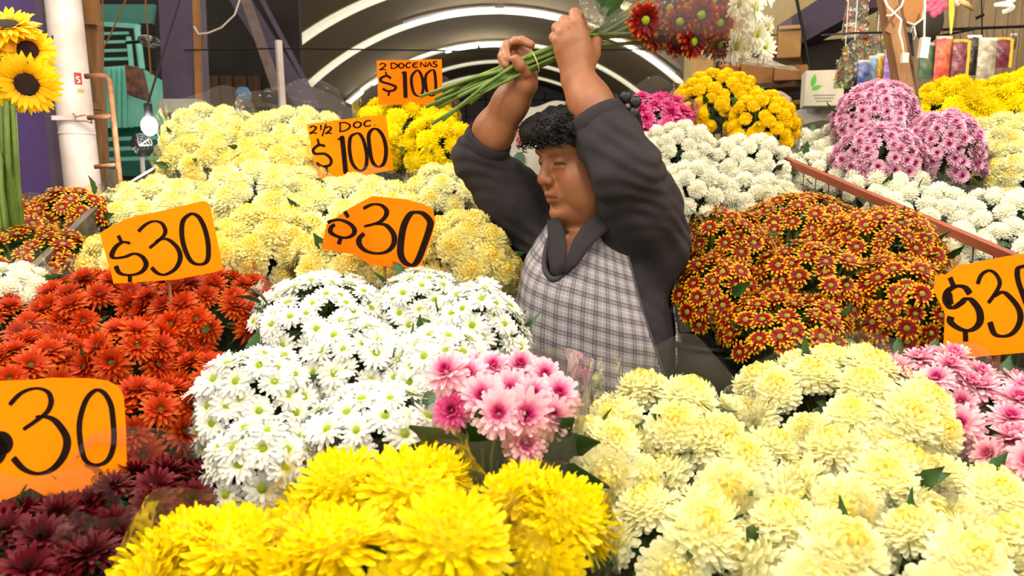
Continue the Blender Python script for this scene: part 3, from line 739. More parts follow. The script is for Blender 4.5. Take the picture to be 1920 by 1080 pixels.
M_CEN_BROWN = mat('centre_brown', rgb(66, 34, 14), 0.9, noise=0.6, nscale=120, bump=0.8, bscale=300)
M_CEN_MAGENTA = mat('centre_magenta', rgb(196, 36, 110), 0.8, noise=0.3, nscale=300)

def lerp(a, b, t):
    return tuple(a[i] + (b[i] - a[i]) * t for i in range(3))

def add_petal(mb, ang, r0, r1, z0, el0, el1, wid, cols, tip=0.25, cup=0.0, rows=4, twist=0.0, ts=None):
    """one petal: leaves the centre at radius r0, length r1, elevation bends from el0 to el1"""
    ca, sa = math.cos(ang), math.sin(ang)
    r, z = r0, z0
    vs = []; fs = []; cs = []
    ts = ts or [i / (rows - 1) for i in range(rows)]
    rows = len(ts)
    prof = {4: (0.45, 0.95, 1.0, tip), 5: (.45, .85, 1.0, .95, tip)}[rows]
    for i in range(rows):
        t = ts[i]; L = r1 * ((ts[i + 1] - t) if i < rows - 1 else 0)
        hw = wid * 0.5 * prof[i]
        e = el0 + (el1 - el0) * t
        tx = twist * t
        for s in (-1, 1):
            x, y = r, s * hw * math.cos(tx)
            zz = z + s * hw * math.sin(tx) + cup * abs(hw)
            vs.append((x * ca - y * sa, x * sa + y * ca, zz))
            cs.append(cols(t))
        r += L * math.cos(e); z += L * math.sin(e)
    for i in range(rows - 1):
        fs.append((i * 2, i * 2 + 2, i * 2 + 3, i * 2 + 1))
    mb.add(vs, fs)
    mb.c = (mb.c or []) + cs

def ramp(*stops):
    def f(t):
        for (a, ca), (b, cb) in zip(stops, stops[1:]):
            if t <= b:
                return lerp(ca, cb, (t - a) / (b - a) if b > a else 0)
        return stops[-1][1]
    return f

def rings_flower(name, rings, cols, mat_, seed, jit=0.12, ts=None):
    """rings: list of (count, r0, length, z0, elev0, elev1, width, tip, colour ramp index)"""
    r = random.Random(seed); mb = MB(); mb.c = []
    for k, (n, r0, ln, z0, e0, e1, wd, tip, ci) in enumerate(rings):
        for i in range(n):
            a = 2 * math.pi * (i + 0.5 * (k % 2) + r.uniform(-.25, .25)) / n
            add_petal(mb, a, r0, ln * r.uniform(1 - jit, 1 + jit), z0 + r.uniform(-.02, .02), e0 + r.uniform(-.15, .15),
                      e1 + r.uniform(-.25, .25), wd * r.uniform(.85, 1.15), cols[ci], tip, twist=r.uniform(-.3, .3), ts=ts)
    return mb.mesh(name, mat_, True)

CREAM_O = rgb(255, 253, 216); CREAM_I = rgb(255, 248, 180); CREAM_C = rgb(254, 232, 96)
def ball_flower(name, seed, n, wd, colf, flat=.72, polar=118, r0=.38, curl=.22, mat_=None, jit=.10, droop=.12):
    """dense head: short overlapping petals set all over a dome"""
    r = random.Random(seed); mb = MB(); mb.c = []
    ga = math.pi * (3 - math.sqrt(5)); c1 = math.cos(D(polar))
    for i in range(n):
        q = (i + .5) / n
        cz = 1 - q * (1 - c1) + r.uniform(-.5, .5) / n
        th = math.acos(max(-1, min(1, cz))) + r.uniform(-.05, .05); a = ga * i + r.uniform(-.12, .12)
        def pt(rad, t_): return Vector((math.sin(t_) * math.cos(a) * rad, math.sin(t_) * math.sin(a) * rad, math.cos(t_) * rad * flat))
        L = r.uniform(1 - jit, 1 + jit * .6)
        k = q                                                     # 0 centre, 1 rim
        rows = [(r0, th * .85, .45), (.66 * L, th * .95, .95), (.86 * L, th + droop * k, 1.0), (.96 * L, th + droop * 1.6 * k - curl * .6 * (1 - k), .78), (1.0 * L, th + droop * 2 * k - curl * (1 - k), .32)]
        side = Vector((-math.sin(a), math.cos(a), 0))
        hw = wd * .5 * (.8 + .2 * min(1, k * 2.2)) * r.uniform(.88, 1.12)
        tw = r.uniform(-.35, .35); vs = []
        for (rad, t_, w_) in rows:
            c_ = pt(rad, t_); s_ = (side + Vector((0, 0, tw))).normalized() * hw * w_
            vs += [c_ - s_, c_ + s_]
        mb.add(vs, [(0, 2, 3, 1), (2, 4, 5, 3), (4, 6, 7, 5), (6, 8, 9, 7)])
        for ti in (0, .4, .75, .9, 1):
            cc = colf(k, ti); mb.c += [cc, cc]
    n0 = len(mb.v); mb.ball((0, 0, .10), (.60, .60, .60 * flat), 10, 7)
    mb.c += [colf(.3, .4)] * (len(mb.v) - n0)
    return mb.mesh(name, mat_ or M_PETAL, True)
def mk_cream(seed, warm=0.0):
    o = lerp(CREAM_O, rgb(255, 244, 164), warm); i = lerp(CREAM_I, rgb(255, 234, 112), warm); c = lerp(CREAM_C, rgb(250, 205, 20), warm)
    def colf(k, t):
        a = lerp(c, i, min(1, k * 9)) if k < .11 else lerp(i, o, min(1, (k - .11) * 3))
        return lerp(i if k > .11 else c, a, .35 + .65 * t)
    return ball_flower('cream_head', seed, 190, .20, colf, .70)
def mk_yellow(seed):
    o = rgb(255, 234, 0); i = rgb(255, 224, 0); c = rgb(252, 208, 0)
    return ball_flower('yellow_head', seed, 230, .135, lambda k, t: lerp(c if k < .1 else i, o, .3 + .7 * t), .72, 120, .34, .1, jit=.16, droop=.05)
def mk_pompom(seed, o, i):
    return ball_flower('pompom_head', seed, 110, .27, lambda k, t: lerp(i, o, .25 + .75 * t), .86, 128, .45, .25, jit=.05)
def mk_daisy(seed, kind):
    if kind == 'white':
        o = rgb(255, 255, 250); i = rgb(250, 250, 222); cols = [ramp((0, rgb(214, 226, 130)), (.3, i), (.6, o), (1, o))]; m = M_PETAL
        R = [(16, .16, .84, -.04, D(0), D(-14), .26, .5, 0), (15, .15, .80, .02, D(14), D(4), .25, .5, 0), (12, .16, .56, .06, D(26), D(18), .22, .5, 0)]
    elif kind == 'redyellow':
        rd = rgb(146, 14, 6); dk = rgb(96, 6, 6); ye = rgb(244, 184, 10); m = M_PETAL_VAR
        cols = [ramp((0, dk), (.35, rd), (.60, rgb(168, 26, 6)), (.74, ye), (1, ye)), ramp((0, dk), (.60, rd), (.74, rgb(200, 70, 8)), (1, ye))]
        R = [(14, .24, .78, -.02, D(-2), D(-14), .23, .3, 0), (13, .22, .66, .05, D(14), D(8), .22, .3, 0)]
    elif kind == 'darkred':
        rd = rgb(122, 8, 6); dk = rgb(74, 2, 4); ye = rgb(220, 120, 24)
        cols = [ramp((0, dk), (.55, rd), (.74, rgb(150, 20, 8)), (.97, ye), (1, ye)), ramp((0, dk), (.6, rd), (1, rgb(150, 24, 10)))]; m = M_PETAL
        R = [(15, .22, .78, -.02, D(-4), D(-18), .25, .35, 0), (14, .21, .72, .04, D(12), D(4), .24, .35, 0), (12, .20, .50, .08, D(30), D(36), .2, .35, 1)]
    elif kind == 'orange':
        o = rgb(232, 104, 12); i = rgb(196, 52, 2); cols = [ramp((0, rgb(140, 24, 0)), (.4, i), (1, o)), ramp((0, rgb(140, 24, 0)), (.5, i), (1, rgb(216, 76, 6)))]; m = M_PETAL_VAR
        R = [(18, .14, .88, -.06, D(0), D(-22), .22, .35, 0), (17, .14, .84, .02, D(16), D(0), .21, .35, 0), (16, .13, .74, .08, D(34), D(26), .2, .35, 1), (12, .12, .56, .12, D(52), D(60), .17, .35, 1)]
    elif kind == 'maroon':
        o = rgb(98, 4, 16); i = rgb(48, 1, 8); cols = [ramp((0, i), (1, o)), ramp((0, i), (1, rgb(104, 4, 20)))]; m = M_PETAL_DARK
        R = [(18, .14, .88, -.06, D(0), D(-22), .24, .45, 0), (17, .14, .84, .02, D(16), D(0), .23, .45, 0), (15, .13, .74, .08, D(34), D(28), .21, .45, 1), (11, .12, .58, .12, D(54), D(70), .18, .45, 1)]
    elif kind == 'pink':
        o = rgb(250, 186, 206); i = rgb(232, 104, 160); c = rgb(196, 40, 116)
        cols = [ramp((0, i), (.35, o), (1, rgb(255, 214, 222))), ramp((0, c), (.4, i), (1, o)), ramp((0, c), (.6, c), (1, i))]; m = M_PETAL
        R = [(18, .12, .9, -.08, D(-4), D(-28), .27, .5, 0), (17, .12, .86, .0, D(14), D(0), .26, .5, 0), (15, .11, .76, .07, D(32), D(28), .24, .5, 0), (12, .10, .56, .12, D(50), D(56), .2, .5, 1), (8, .07, .34, .15, D(66), D(80), .16, .5, 2)]
    elif kind == 'magenta':
        o = rgb(246, 150, 190); i = rgb(222, 70, 140); c = rgb(170, 20, 90)
        cols = [ramp((0, i), (.5, rgb(236, 110, 166)), (1, o)), ramp((0, c), (.5, i), (1, rgb(230, 90, 150))), ramp((0, c), (1, c))]; m = M_PETAL
        R = [(18, .12, .9, -.08, D(-4), D(-28), .27, .5, 0), (17, .12, .86, .0, D(14), D(0), .26, .5, 0), (15, .11, .74, .07, D(32), D(28), .24, .5, 1), (12, .10, .54, .12, D(50), D(56), .2, .5, 1), (8, .07, .34, .15, D(66), D(80), .16, .5, 2)]
    elif kind == 'lilac':
        o = rgb(236, 188, 206); i = rgb(212, 130, 168); c = rgb(168, 40, 104)
        cols = [ramp((0, i), (.45, o), (1, rgb(236, 188, 212))), ramp((0, c), (.5, i), (1, o)), ramp((0, c), (1, rgb(180, 56, 118)))]; m = M_PETAL
        R = [(18, .12, .9, -.08, D(-4), D(-28), .27, .5, 0), (17, .12, .86, .0, D(14), D(0), .26, .5, 0), (15, .11, .76, .07, D(32), D(28), .24, .5, 0), (12, .10, .56, .12, D(50), D(56), .2, .5, 1), (8, .07, .34, .15, D(66), D(80), .16, .5, 2)]
    else:
        o = rgb(255, 206, 8); i = rgb(238, 160, 0); cols = [ramp((0, i), (.3, o), (1, rgb(255, 214, 30)))]; m = M_PETAL
        R = [(26, .36, .72, -.03, D(-6), D(-26), .20, .12, 0), (26, .36, .68, .02, D(10), D(-6), .20, .12, 0), (22, .36, .50, .06, D(28), D(18), .17, .12, 0)]
    return rings_flower(kind + '_head', R, cols, m, seed, ts=(0, .35, .60, .74, 1) if kind in ('redyellow', 'darkred') else None)

def dome(name, r, h, m, z0=0.0, bump=0.12):
    r_ = random.Random(3); mb = MB()
    def fn(u, v):
        a = 2 * math.pi * u; b = (1 - v) * math.pi / 2 + 0.001
        q = 1 + r_.uniform(-bump, bump) * (v > 0.05)
        return (r * math.sin(b) * math.cos(a) * q, r * math.sin(b) * math.sin(a) * q, z0 + h * math.cos(b) * q)
    mb.grid(fn, 10, 5, True)
    return mb.mesh(name, m, True)

NV = 3
FL = {
    'cream': ([mk_cream(i) for i in range(NV)], None, 'flower'),
    'buttercream': ([mk_cream(10 + i, 0.55) for i in range(NV)], None, 'flower'),
    'yellow': ([mk_yellow(20 + i) for i in range(NV)], None, 'flower'),
    'whitepom': ([mk_pompom(30 + i, rgb(255, 253, 240), rgb(240, 238, 196)) for i in range(NV)], None, 'flower'),
    'yellowpom': ([mk_pompom(40 + i, rgb(255, 222, 8), rgb(246, 196, 0)) for i in range(NV)], None, 'flower'),
    'white': ([mk_daisy(50 + i, 'white') for i in range(NV)], dome('centre_white', .22, .13, M_CEN_GREEN, .03), 'flower'),
    'redyellow': ([mk_daisy(60 + i, 'redyellow') for i in range(NV)], dome('centre_olive', .25, .16, M_CEN_OLIVE, .03), 'flower'),
    'darkred': ([mk_daisy(65 + i, 'darkred') for i in range(NV)], dome('centre_lime', .25, .16, M_CEN_GREEN, .03), 'flower'),
    'orange': ([mk_daisy(70 + i, 'orange') for i in range(NV)], dome('centre_dgreen', .17, .12, M_CEN_DARKGREEN, .05), 'flower'),
    'maroon': ([mk_daisy(80 + i, 'maroon') for i in range(NV)], None, 'flower'),
    'pink': ([mk_daisy(90 + i, 'pink') for i in range(NV)], None, 'flower'),
    'magenta': ([mk_daisy(100 + i, 'magenta') for i in range(NV)], None, 'flower'),
    'lilac': ([mk_daisy(110 + i, 'lilac') for i in range(NV)], None, 'flower'),
    'sunflower': ([mk_daisy(120 + i, 'sunflower') for i in range(NV)], dome('centre_brown', .42, .15, M_CEN_BROWN, .0), 'flower'),
}

def leaf_mesh(name, L=0.07, W=0.034, seed=0):
    r = random.Random(seed); mb = MB()
    pr = [(0, .08), (.2, .6), (.38, 1.0), (.5, .72), (.62, .85), (.8, .45), (1, .03)]
    vs = []
    for t, wq in pr:
        z = -0.25 * L * t * t
        vs += [(L * t, -W / 2 * wq, z + .12 * W * wq), (L * t, 0, z - 0.08 * W), (L * t, W / 2 * wq, z + .12 * W * wq)]
    fs = []
    for i in range(len(pr) - 1):
        a = i * 3
        fs += [(a, a + 3, a + 4, a + 1), (a + 1, a + 4, a + 5, a + 2)]
    mb.add(vs, fs)
    return mb.mesh(name, M_LEAF, True)
LEAF = leaf_mesh('leaf_blade')

def leaf_cluster(name, n, seed):
    """leaves packed under the heads, unit dome"""
    r = random.Random(seed); mb = MB()
    for i in range(n):
        a = r.uniform(0, 2 * math.pi); c = r.uniform(-.35, 1); rad = r.uniform(.45, .86)
        s = math.sqrt(max(0, 1 - c * c)); p = Vector((s * math.cos(a), s * math.sin(a), c)) * rad
        d = (p.normalized() + Vector((r.uniform(-.9, .9), r.uniform(-.9, .9), r.uniform(-.5, .9)))).normalized()
        q = d.orthogonal().normalized(); q.rotate(Matrix.Rotation(r.uniform(0, 6.28), 3, d))
        L = r.uniform(.28, .45); W = L * .45
        up = d.cross(q)
        mb.add([p - q * W * .1, p + d * L * .45 - q * W * .5 + up * .03, p + d * L, p + d * L * .45 + q * W * .5 + up * .03, p + d * L * .45 - up * .03], [(0, 1, 2, 4), (0, 4, 2, 3)])
    return mb.mesh(name, M_LEAF, True)
CLUSTERS = [leaf_cluster('leaf_cluster', 130, s) for s in range(2)]

# stand levels: (x0, x1, y0, y1, top)
STEPS = [(-.90, .98, 0.30, 1.02, .55),
         (-1.18, -0.12, 1.02, 1.34, .62), (-1.34, -0.12, 1.34, 1.66, .76), (-1.52, -0.14, 1.66, 1.98, .90), (-1.60, -0.16, 1.98, 2.75, 1.08),
         (-0.12, 0.42, 1.02, 1.18, .55),
         (0.42, 1.06, 1.02, 1.32, .60), (0.42, 1.28, 1.32, 1.62, .74), (0.46, 1.56, 1.62, 1.95, .86), (0.5, 2.05, 1.95, 2.80, 1.04)]
def stand_z(x, y):
    best = None
    for x0, x1, y0, y1, t in STEPS:
        if x0 - .001 <= x <= x1 and y0 <= y <= y1:
            best = t if best is None else max(best, t)
    return .55 if best is None else best

def frame_from(n, spin):
    n = n.normalized(); a = n.orthogonal().normalized()
    a.rotate(Matrix.Rotation(spin, 3, n)); b = n.cross(a)
    return Matrix(((a.x, b.x, n.x), (a.y, b.y, n.y), (a.z, b.z, n.z)))

def add_flower(root, kind, pos, nrm, size, r, centre=True):
    heads, cen, nm = FL[kind]
    R3 = frame_from(nrm, r.uniform(0, 6.28))
    s = size / 2 * r.uniform(.86, 1.12)
    m = Matrix.Translation(pos) @ R3.to_4x4() @ Matrix.Diagonal((s, s, s * r.uniform(.85, 1.15), 1))
    f = put(nm, r.choice(heads), root, m)
    if cen is not None and centre:
        c = bpy.data.objects.new('flower_centre', cen); link(c); c.parent = f
    return f

BOUQUETS = []
def bouquet(kind, box, d, size, label, group, tilt=22, lean=0.0, wrap=True, back=0.05, leaves=3, dense=1.0, seed=None, cap=92, name=None, film=None, depth_k=1.0, stems_n=16, cat='bouquet'):
    x0, y0, x1, y1 = box
    r = random.Random(seed if seed is not None else int(x0 * 7 + y0 * 13 + d * 100))
    gx, gy = (x1 - x0) * .07, (y1 - y0) * .06
    x0 -= gx; x1 += gx; y1 += gy * 2
    cx = (x0 + x1) / 2
    rx = max(.03, (x1 - x0) / 2 * d / FPX - size * .30)
    H = (y1 - y0) * d / FPX - size * .6
    rr = ray(cx, (y0 + y1) / 2).normalized()
    elev = -math.asin(rr.z)
    al = D(tilt) + elev
    al = max(D(12), min(D(75), al))
    ry = rx * .9 * depth_k
    bot = ry * math.sin(al)
    if bot > H * .55:
        ry = H * .55 / math.sin(al); bot = H * .55
    top = max(H - bot, .03)
    rz2 = top * top - (ry * math.sin(al)) ** 2
    rz = math.sqrt(max(rz2, (0.35 * rx) ** 2)) / math.cos(al)
    rz = min(rz, 1.5 * max(rx, .05))
    cy = y1 - (bot + size * .3) * FPX / d
    c = P(cx, cy, d + ry * .35)
    hf = Vector((rr.x, rr.y, 0)).normalized()          # horizontal direction away from the camera
    side = Vector((hf.y, -hf.x, 0))
    ax = (Vector((0, 0, 1)) * math.cos(D(tilt)) - hf * math.sin(D(tilt)) + side * math.sin(D(lean))).normalized()
    ux = side - ax * side.dot(ax); ux.normalize(); uy = ax.cross(ux)
    # base of the stems on the stand
    hgt = .40
    b = c - ax * hgt
    bz = stand_z(b.x, b.y)
    base = Vector((b.x, b.y, bz))
    if c.z - bz < .16:
        base = Vector((b.x, b.y, c.z - .3))
    root = thing(name or 'bouquet', label, cat, base, group)
    area = 2 * math.pi * (((rx * ry) ** 1.6 + (rx * rz) ** 1.6 + (ry * rz) ** 1.6) / 3) ** (1 / 1.6)
    n = max(5, int(area * (1 - math.cos(D(cap))) / (size * size * .46) * dense))
    n = min(n, 210)
    ga = math.pi * (3 - math.sqrt(5)); tips = []
    for i in range(n):
        cz = 1 - (i + .5) / n * (1 - math.cos(D(cap)))
        cz = min(1, max(-1, cz + r.uniform(-.5, .5) * .6 / n))
        sn = math.sqrt(1 - cz * cz); a = ga * i + r.uniform(-.25, .25)
        u = Vector((sn * math.cos(a), sn * math.sin(a), cz))
        q = r.uniform(.93, 1.05)
        pos = c + (ux * (rx * u.x) + uy * (ry * u.y) + ax * (rz * u.z)) * q
        nr = (ux * (u.x / rx) + uy * (u.y / ry) + ax * (u.z / rz)).normalized()
        nr = (nr + ax * .35 + Vector((r.uniform(-.22, .22), r.uniform(-.22, .22), r.uniform(-.12, .22)))).normalized()
        add_flower(root, kind, pos, nr, size, r)
        tips.append(pos)
    # foliage under the heads
    fm = Matrix.Translation(c) @ Matrix(((ux.x, uy.x, ax.x), (ux.y, uy.y, ax.y), (ux.z, uy.z, ax.z))).to_4x4() @ Matrix.Diagonal((rx * .95, ry * .95, rz * .92, 1))
    put('foliage', r.choice(CLUSTERS), root, fm)
    # single leaves poking out
    for k in range(leaves):
        a = r.uniform(0, 6.28); cz = r.uniform(.1, .8); sn = math.sqrt(1 - cz * cz)
        u = Vector((sn * math.cos(a), sn * math.sin(a), cz))
        pos = c + (ux * (rx * u.x) + uy * (ry * u.y) + ax * (rz * u.z)) * .96
        dr = (ux * u.x + uy * u.y + ax * .6 * u.z + Vector((r.uniform(-.5, .5), r.uniform(-.5, .5), r.uniform(0, .6)))).normalized()
        yv = dr.orthogonal().normalized(); yv.rotate(Matrix.Rotation(r.uniform(0, 6.28), 3, dr)); zv = dr.cross(yv)
        m = Matrix.Translation(pos) @ Matrix(((dr.x, yv.x, zv.x), (dr.y, yv.y, zv.y), (dr.z, yv.z, zv.z))).to_4x4() @ Matrix.Scale(r.uniform(.5, .8), 4)
        put('leaf', LEAF, root, m)
    # stems
    mb = MB()
    for k in range(min(stems_n, len(tips))):
        t = tips[(k * 7) % len(tips)]
        e = base + Vector((r.uniform(-.022, .022), r.uniform(-.022, .022), 0.003))
        mid = e.lerp(c - ax * max(.5 * rz, .05), .6) + Vector((r.uniform(-.02, .02), r.uniform(-.02, .02), 0))
        mb.tube([e, mid, t - (t - c) * .12], .0032, 5, cap=False)
    mb.obj('stems', M_STEM, root, True)
    if wrap:
        mb = MB(); ph = r.uniform(0, 6); nw = r.choice((3, 4, 5))
        e0 = size * .30
        def fn(u, v):
            a = 2 * math.pi * u
            cr = 1 + .035 * math.sin(a * nw * 3 + ph) * v + .02 * math.sin(a * 17 + ph * 2) * v
            ring = c + ux * ((rx + e0) * 1.04 * cr * math.cos(a)) + uy * ((ry + e0) * 1.04 * cr * math.sin(a)) \
                + ax * (back * (0.35 + .65 * math.sin(a)) + .02 * math.sin(a * nw + ph))
            low = base + Vector((math.cos(a) * .035, math.sin(a) * .035, .006))
            lw = low.lerp(ring, v ** .85)
            return lw
        mb.grid(fn, 44, 7, True)
        mb.obj('cellophane_wrap', film or M_FILM, root, True)
    BOUQUETS.append(root)
    return root
# ================================================================ BOUQUETS ON THE STANDS
G = 'large cream chrysanthemum bunches on the front stand'
bouquet('cream', (1115, 690, 1395, 880), 1.15, .098, 'cream chrysanthemum bunch in a tall clear wrap directly in front of the apron', G, back=.10, tilt=12)
bouquet('cream', (1385, 638, 1760, 890), 1.20, .098, 'wide cream chrysanthemum bunch below the red and yellow daisies', G, leaves=2)
bouquet('cream', (1010, 770, 1230, 960), 1.06, .092, 'cream chrysanthemum bunch touching the wrapped pink bouquet', G)
bouquet('cream', (1220, 800, 1500, 990), 1.06, .098, 'cream chrysanthemum bunch in the middle of the cream patch', G)
bouquet('cream', (1470, 820, 1740, 1010), 1.02, .098, 'cream chrysanthemum bunch with dark leaves between it and the wide one', G, leaves=5)
bouquet('cream', (1690, 850, 1930, 1040), 1.02, .098, 'cream chrysanthemum bunch beside the pink bunches at the picture edge', G)
bouquet('cream', (1120, 910, 1400, 1130), .90, .10, 'cream chrysanthemum bunch beside the bright yellow heads', G, leaves=5)
bouquet('cream', (1380, 950, 1650, 1160), .86, .10, 'cream chrysanthemum bunch cut by the bottom edge of the picture, centre one', G, leaves=4)
bouquet('cream', (1610, 960, 1900, 1180), .86, .10, 'cream chrysanthemum bunch at the bottom with leaf sprigs behind it', G, leaves=5)
bouquet('cream', (1840, 960, 2060, 1180), .88, .10, 'cream chrysanthemum bunch in the bottom right corner', G)
G = 'bright yellow chrysanthemum bunches in front'
bouquet('yellow', (260, 950, 545, 1180), .80, .118, 'bright yellow chrysanthemum bunch next to the maroon flowers', G, leaves=0)
bouquet('yellow', (535, 845, 905, 1090), .84, .122, 'large bright yellow chrysanthemum bunch under the white daisies', G, leaves=2)
bouquet('yellow', (880, 870, 1140, 1130), .82, .118, 'bright yellow chrysanthemum bunch touching the cream ones', G, leaves=1)
bouquet('yellow', (520, 975, 1010, 1220), .70, .122, 'bright yellow chrysanthemum bunch at the very bottom of the picture', G, leaves=0)
G = 'pink chrysanthemum bunches at the right edge'
bouquet('pink', (1640, 640, 1850, 800), 1.26, .064, 'pale pink chrysanthemum bunch under the cut off price card', G, film=M_FILM_W)
bouquet('pink', (1740, 690, 2000, 860), 1.18, .066, 'pale pink chrysanthemum bunch with deep pink hearts at the right edge', G, film=M_FILM_W, leaves=5)
bouquet('pink', (1820, 790, 2020, 970), 1.10, .066, 'lowest pale pink chrysanthemum bunch, hanging over the cream ones', G, film=M_FILM_W)
G = 'white daisy bunches'
bouquet('white', (365, 620, 600, 860), 1.16, .050, 'white daisy bunch bordering the orange red flowers', G, leaves=2)
bouquet('white', (480, 495, 730, 660), 1.42, .050, 'white daisy bunch behind, beneath the cut corner price card', G, leaves=2)
bouquet('white', (700, 495, 880, 640), 1.46, .050, 'white daisy bunch at the back, halfway to the apron', G, leaves=2)
bouquet('white', (800, 500, 992, 700), 1.36, .050, 'white daisy bunch touching the checked apron', G, leaves=3)
bouquet('white', (560, 585, 790, 790), 1.26, .052, 'white daisy bunch in the middle of the white patch', G, leaves=2)
bouquet('white', (720, 600, 940, 800), 1.22, .052, 'white daisy bunch behind the wrapped pink bouquet', G, leaves=2)
bouquet('white', (390, 770, 600, 965), 1.06, .054, 'lowest white daisy bunch above the yellow bunch by the maroon flowers', G, leaves=3)
bouquet('white', (570, 700, 850, 920), 1.10, .054, 'white daisy bunch just above the large yellow bunch', G, leaves=4)
G = 'orange red daisy bunches'
bouquet('orange', (-70, 530, 190, 690), 1.36, .060, 'orange red daisy bunch against the grey tray edge', G, leaves=1, film=M_FILM_W)
bouquet('orange', (80, 495, 300, 640), 1.44, .060, 'orange red daisy bunch under the dollar sign of the tilted price card', G, leaves=1)
bouquet('orange', (270, 490, 510, 640), 1.44, .060, 'orange red daisy bunch under the right end of the tilted price card', G, leaves=1)
bouquet('orange', (-60, 610, 200, 800), 1.22, .062, 'orange red daisy bunch half hidden by the big lower price card', G, leaves=1)
bouquet('orange', (150, 590, 350, 760), 1.28, .062, 'orange red daisy bunch in the middle of the orange patch', G, leaves=1)
bouquet('orange', (310, 590, 460, 790), 1.26, .060, 'orange red daisy bunch bordering the white daisies', G, leaves=1)
bouquet('orange', (180, 700, 400, 890), 1.14, .062, 'lowest orange red daisy bunch above the maroon wraps', G, leaves=1)
G = 'maroon daisy bunches'
bouquet('maroon', (120, 885, 425, 1040), .98, .060, 'dark maroon daisy bunch beside the yellow chrysanthemums', G, leaves=1, back=.07, film=M_FILM_W)
bouquet('maroon', (-90, 940, 200, 1150), .86, .062, 'dark maroon daisy bunch in the bottom left corner', G, leaves=1, back=.07, film=M_FILM_W)
bouquet('maroon', (110, 990, 320, 1160), .86, .062, 'dark maroon daisy bunch at the bottom next to the yellow corner bunch', G, leaves=1, back=.05, film=M_FILM_W)
G = 'pale yellow chrysanthemum bunches on the left stand'
bouquet('buttercream', (395, 380, 610, 530), 1.72, .084, 'pale yellow chrysanthemum bunch between the two price cards marked 30', G)
bouquet('cream', (550, 332, 790, 450), 1.86, .084, 'cream chrysanthemum bunch right behind the cut corner price card', G, leaves=4)
bouquet('buttercream', (780, 370, 965, 560), 1.68, .078, 'pale yellow chrysanthemum bunch next to the checked apron, under the far sleeve', G)
bouquet('cream', (758, 305, 905, 405), 1.98, .080, 'cream chrysanthemum bunch below the bright yellow bunches at the back', G)
bouquet('cream', (205, 328, 420, 440), 1.90, .082, 'cream chrysanthemum bunch at the end of the stand by the rusty pipe frame', G, leaves=1)
bouquet('cream', (395, 312, 610, 410), 2.00, .082, 'cream chrysanthemum bunch below the tilted two and a half dozen card', G)
bouquet('buttercream', (158, 425, 275, 545), 1.58, .076, 'small pale yellow bunch peeping out beside the tilted price card', G)
bouquet('buttercream', (250, 400, 440, 530), 1.66, .082, 'pale yellow chrysanthemum bunch mostly behind the tilted price card', G)
bouquet('buttercream', (555, 430, 800, 550), 1.62, .082, 'pale yellow chrysanthemum bunch mostly behind the cut corner price card', G)
bouquet('cream', (318, 195, 490, 295), 2.50, .085, 'top cream chrysanthemum bunch next to the glaring lamp', G, back=.14)
bouquet('buttercream', (305, 255, 460, 345), 2.30, .084, 'pale yellow chrysanthemum bunch under the glaring lamp', G)
bouquet('cream', (455, 200, 660, 300), 2.50, .085, 'top cream chrysanthemum bunch behind the two and a half dozen card', G, back=.16)
bouquet('buttercream', (430, 250, 620, 345), 2.28, .084, 'pale yellow chrysanthemum bunch to the left of the two and a half dozen card', G)
G = 'bright yellow chrysanthemum bunches at the back of the left stand'
bouquet('yellow', (678, 182, 850, 255), 2.62, .080, 'bright yellow bunch holding the two dozen card', G, leaves=0, back=.14)
bouquet('yellow', (755, 212, 885, 320), 2.36, .080, 'bright yellow bunch hanging over the cream ones beside the raised elbow', G, leaves=2, back=.08)
bouquet('yellow', (672, 225, 772, 320), 2.42, .080, 'bright yellow bunch half behind the two and a half dozen card', G, leaves=0)
G = 'red and yellow daisy bunches on the left tray'
bouquet('redyellow', (-60, 365, 110, 470), 1.72, .049, 'red and yellow daisy bunch at the left edge under the sunflower stems', G, dense=.8, leaves=2, film=M_FILM_W)
bouquet('redyellow', (60, 342, 210, 440), 1.80, .049, 'red and yellow daisy bunch at the foot of the white pipe column', G, dense=.8, leaves=2, film=M_FILM_W)
bouquet('redyellow', (-40, 410, 170, 525), 1.58, .049, 'red and yellow daisy bunch along the grey tray edge', G, dense=.8, leaves=2)
bouquet('whitepom', (-60, 505, 85, 580), 1.42, .052, 'small white flower bunch at the left edge below the red and yellow daisies', 'white bunches', leaves=2)
G = 'red and yellow daisy bunches on the right stand'
bouquet('redyellow', (1268, 385, 1450, 530), 1.70, .049, 'red and yellow daisy bunch touching the dark sleeve', G, dense=.8, leaves=2, film=M_FILM_W)
bouquet('redyellow', (1390, 350, 1600, 480), 1.84, .049, 'uppermost red and yellow daisy bunch below the brown rail', G, dense=.8, leaves=1, film=M_FILM_W, back=.07)
bouquet('redyellow', (1530, 375, 1760, 540), 1.72, .049, 'red and yellow daisy bunch against the wire mesh', G, dense=.8, leaves=1, film=M_FILM_W)
bouquet('redyellow', (1263, 470, 1430, 610), 1.60, .049, 'red and yellow daisy bunch beside the apron, above the dark gap', G, dense=.8, leaves=2)
bouquet('redyellow', (1400, 440, 1620, 610), 1.56, .049, 'red and yellow daisy bunch in the middle of the red and yellow patch', G, dense=.8, leaves=1)
bouquet('redyellow', (1560, 470, 1780, 660), 1.54, .049, 'red and yellow daisy bunch beside the cut off price card', G, dense=.8, leaves=1)
bouquet('redyellow', (1355, 530, 1590, 680), 1.45, .049, 'lowest red and yellow daisy bunch, just over the wide cream bunch', G, dense=.8, leaves=2)
G = 'white pompom bunches behind the apron'
bouquet('whitepom', (1190, 228, 1345, 335), 2.36, .056, 'white pompom bunch under the magenta flowers', G, dense=.72, leaves=2)
bouquet('whitepom', (1320, 250, 1480, 350), 2.30, .056, 'white pompom bunch at the upper end of the brown rail', G, dense=.72, leaves=2)
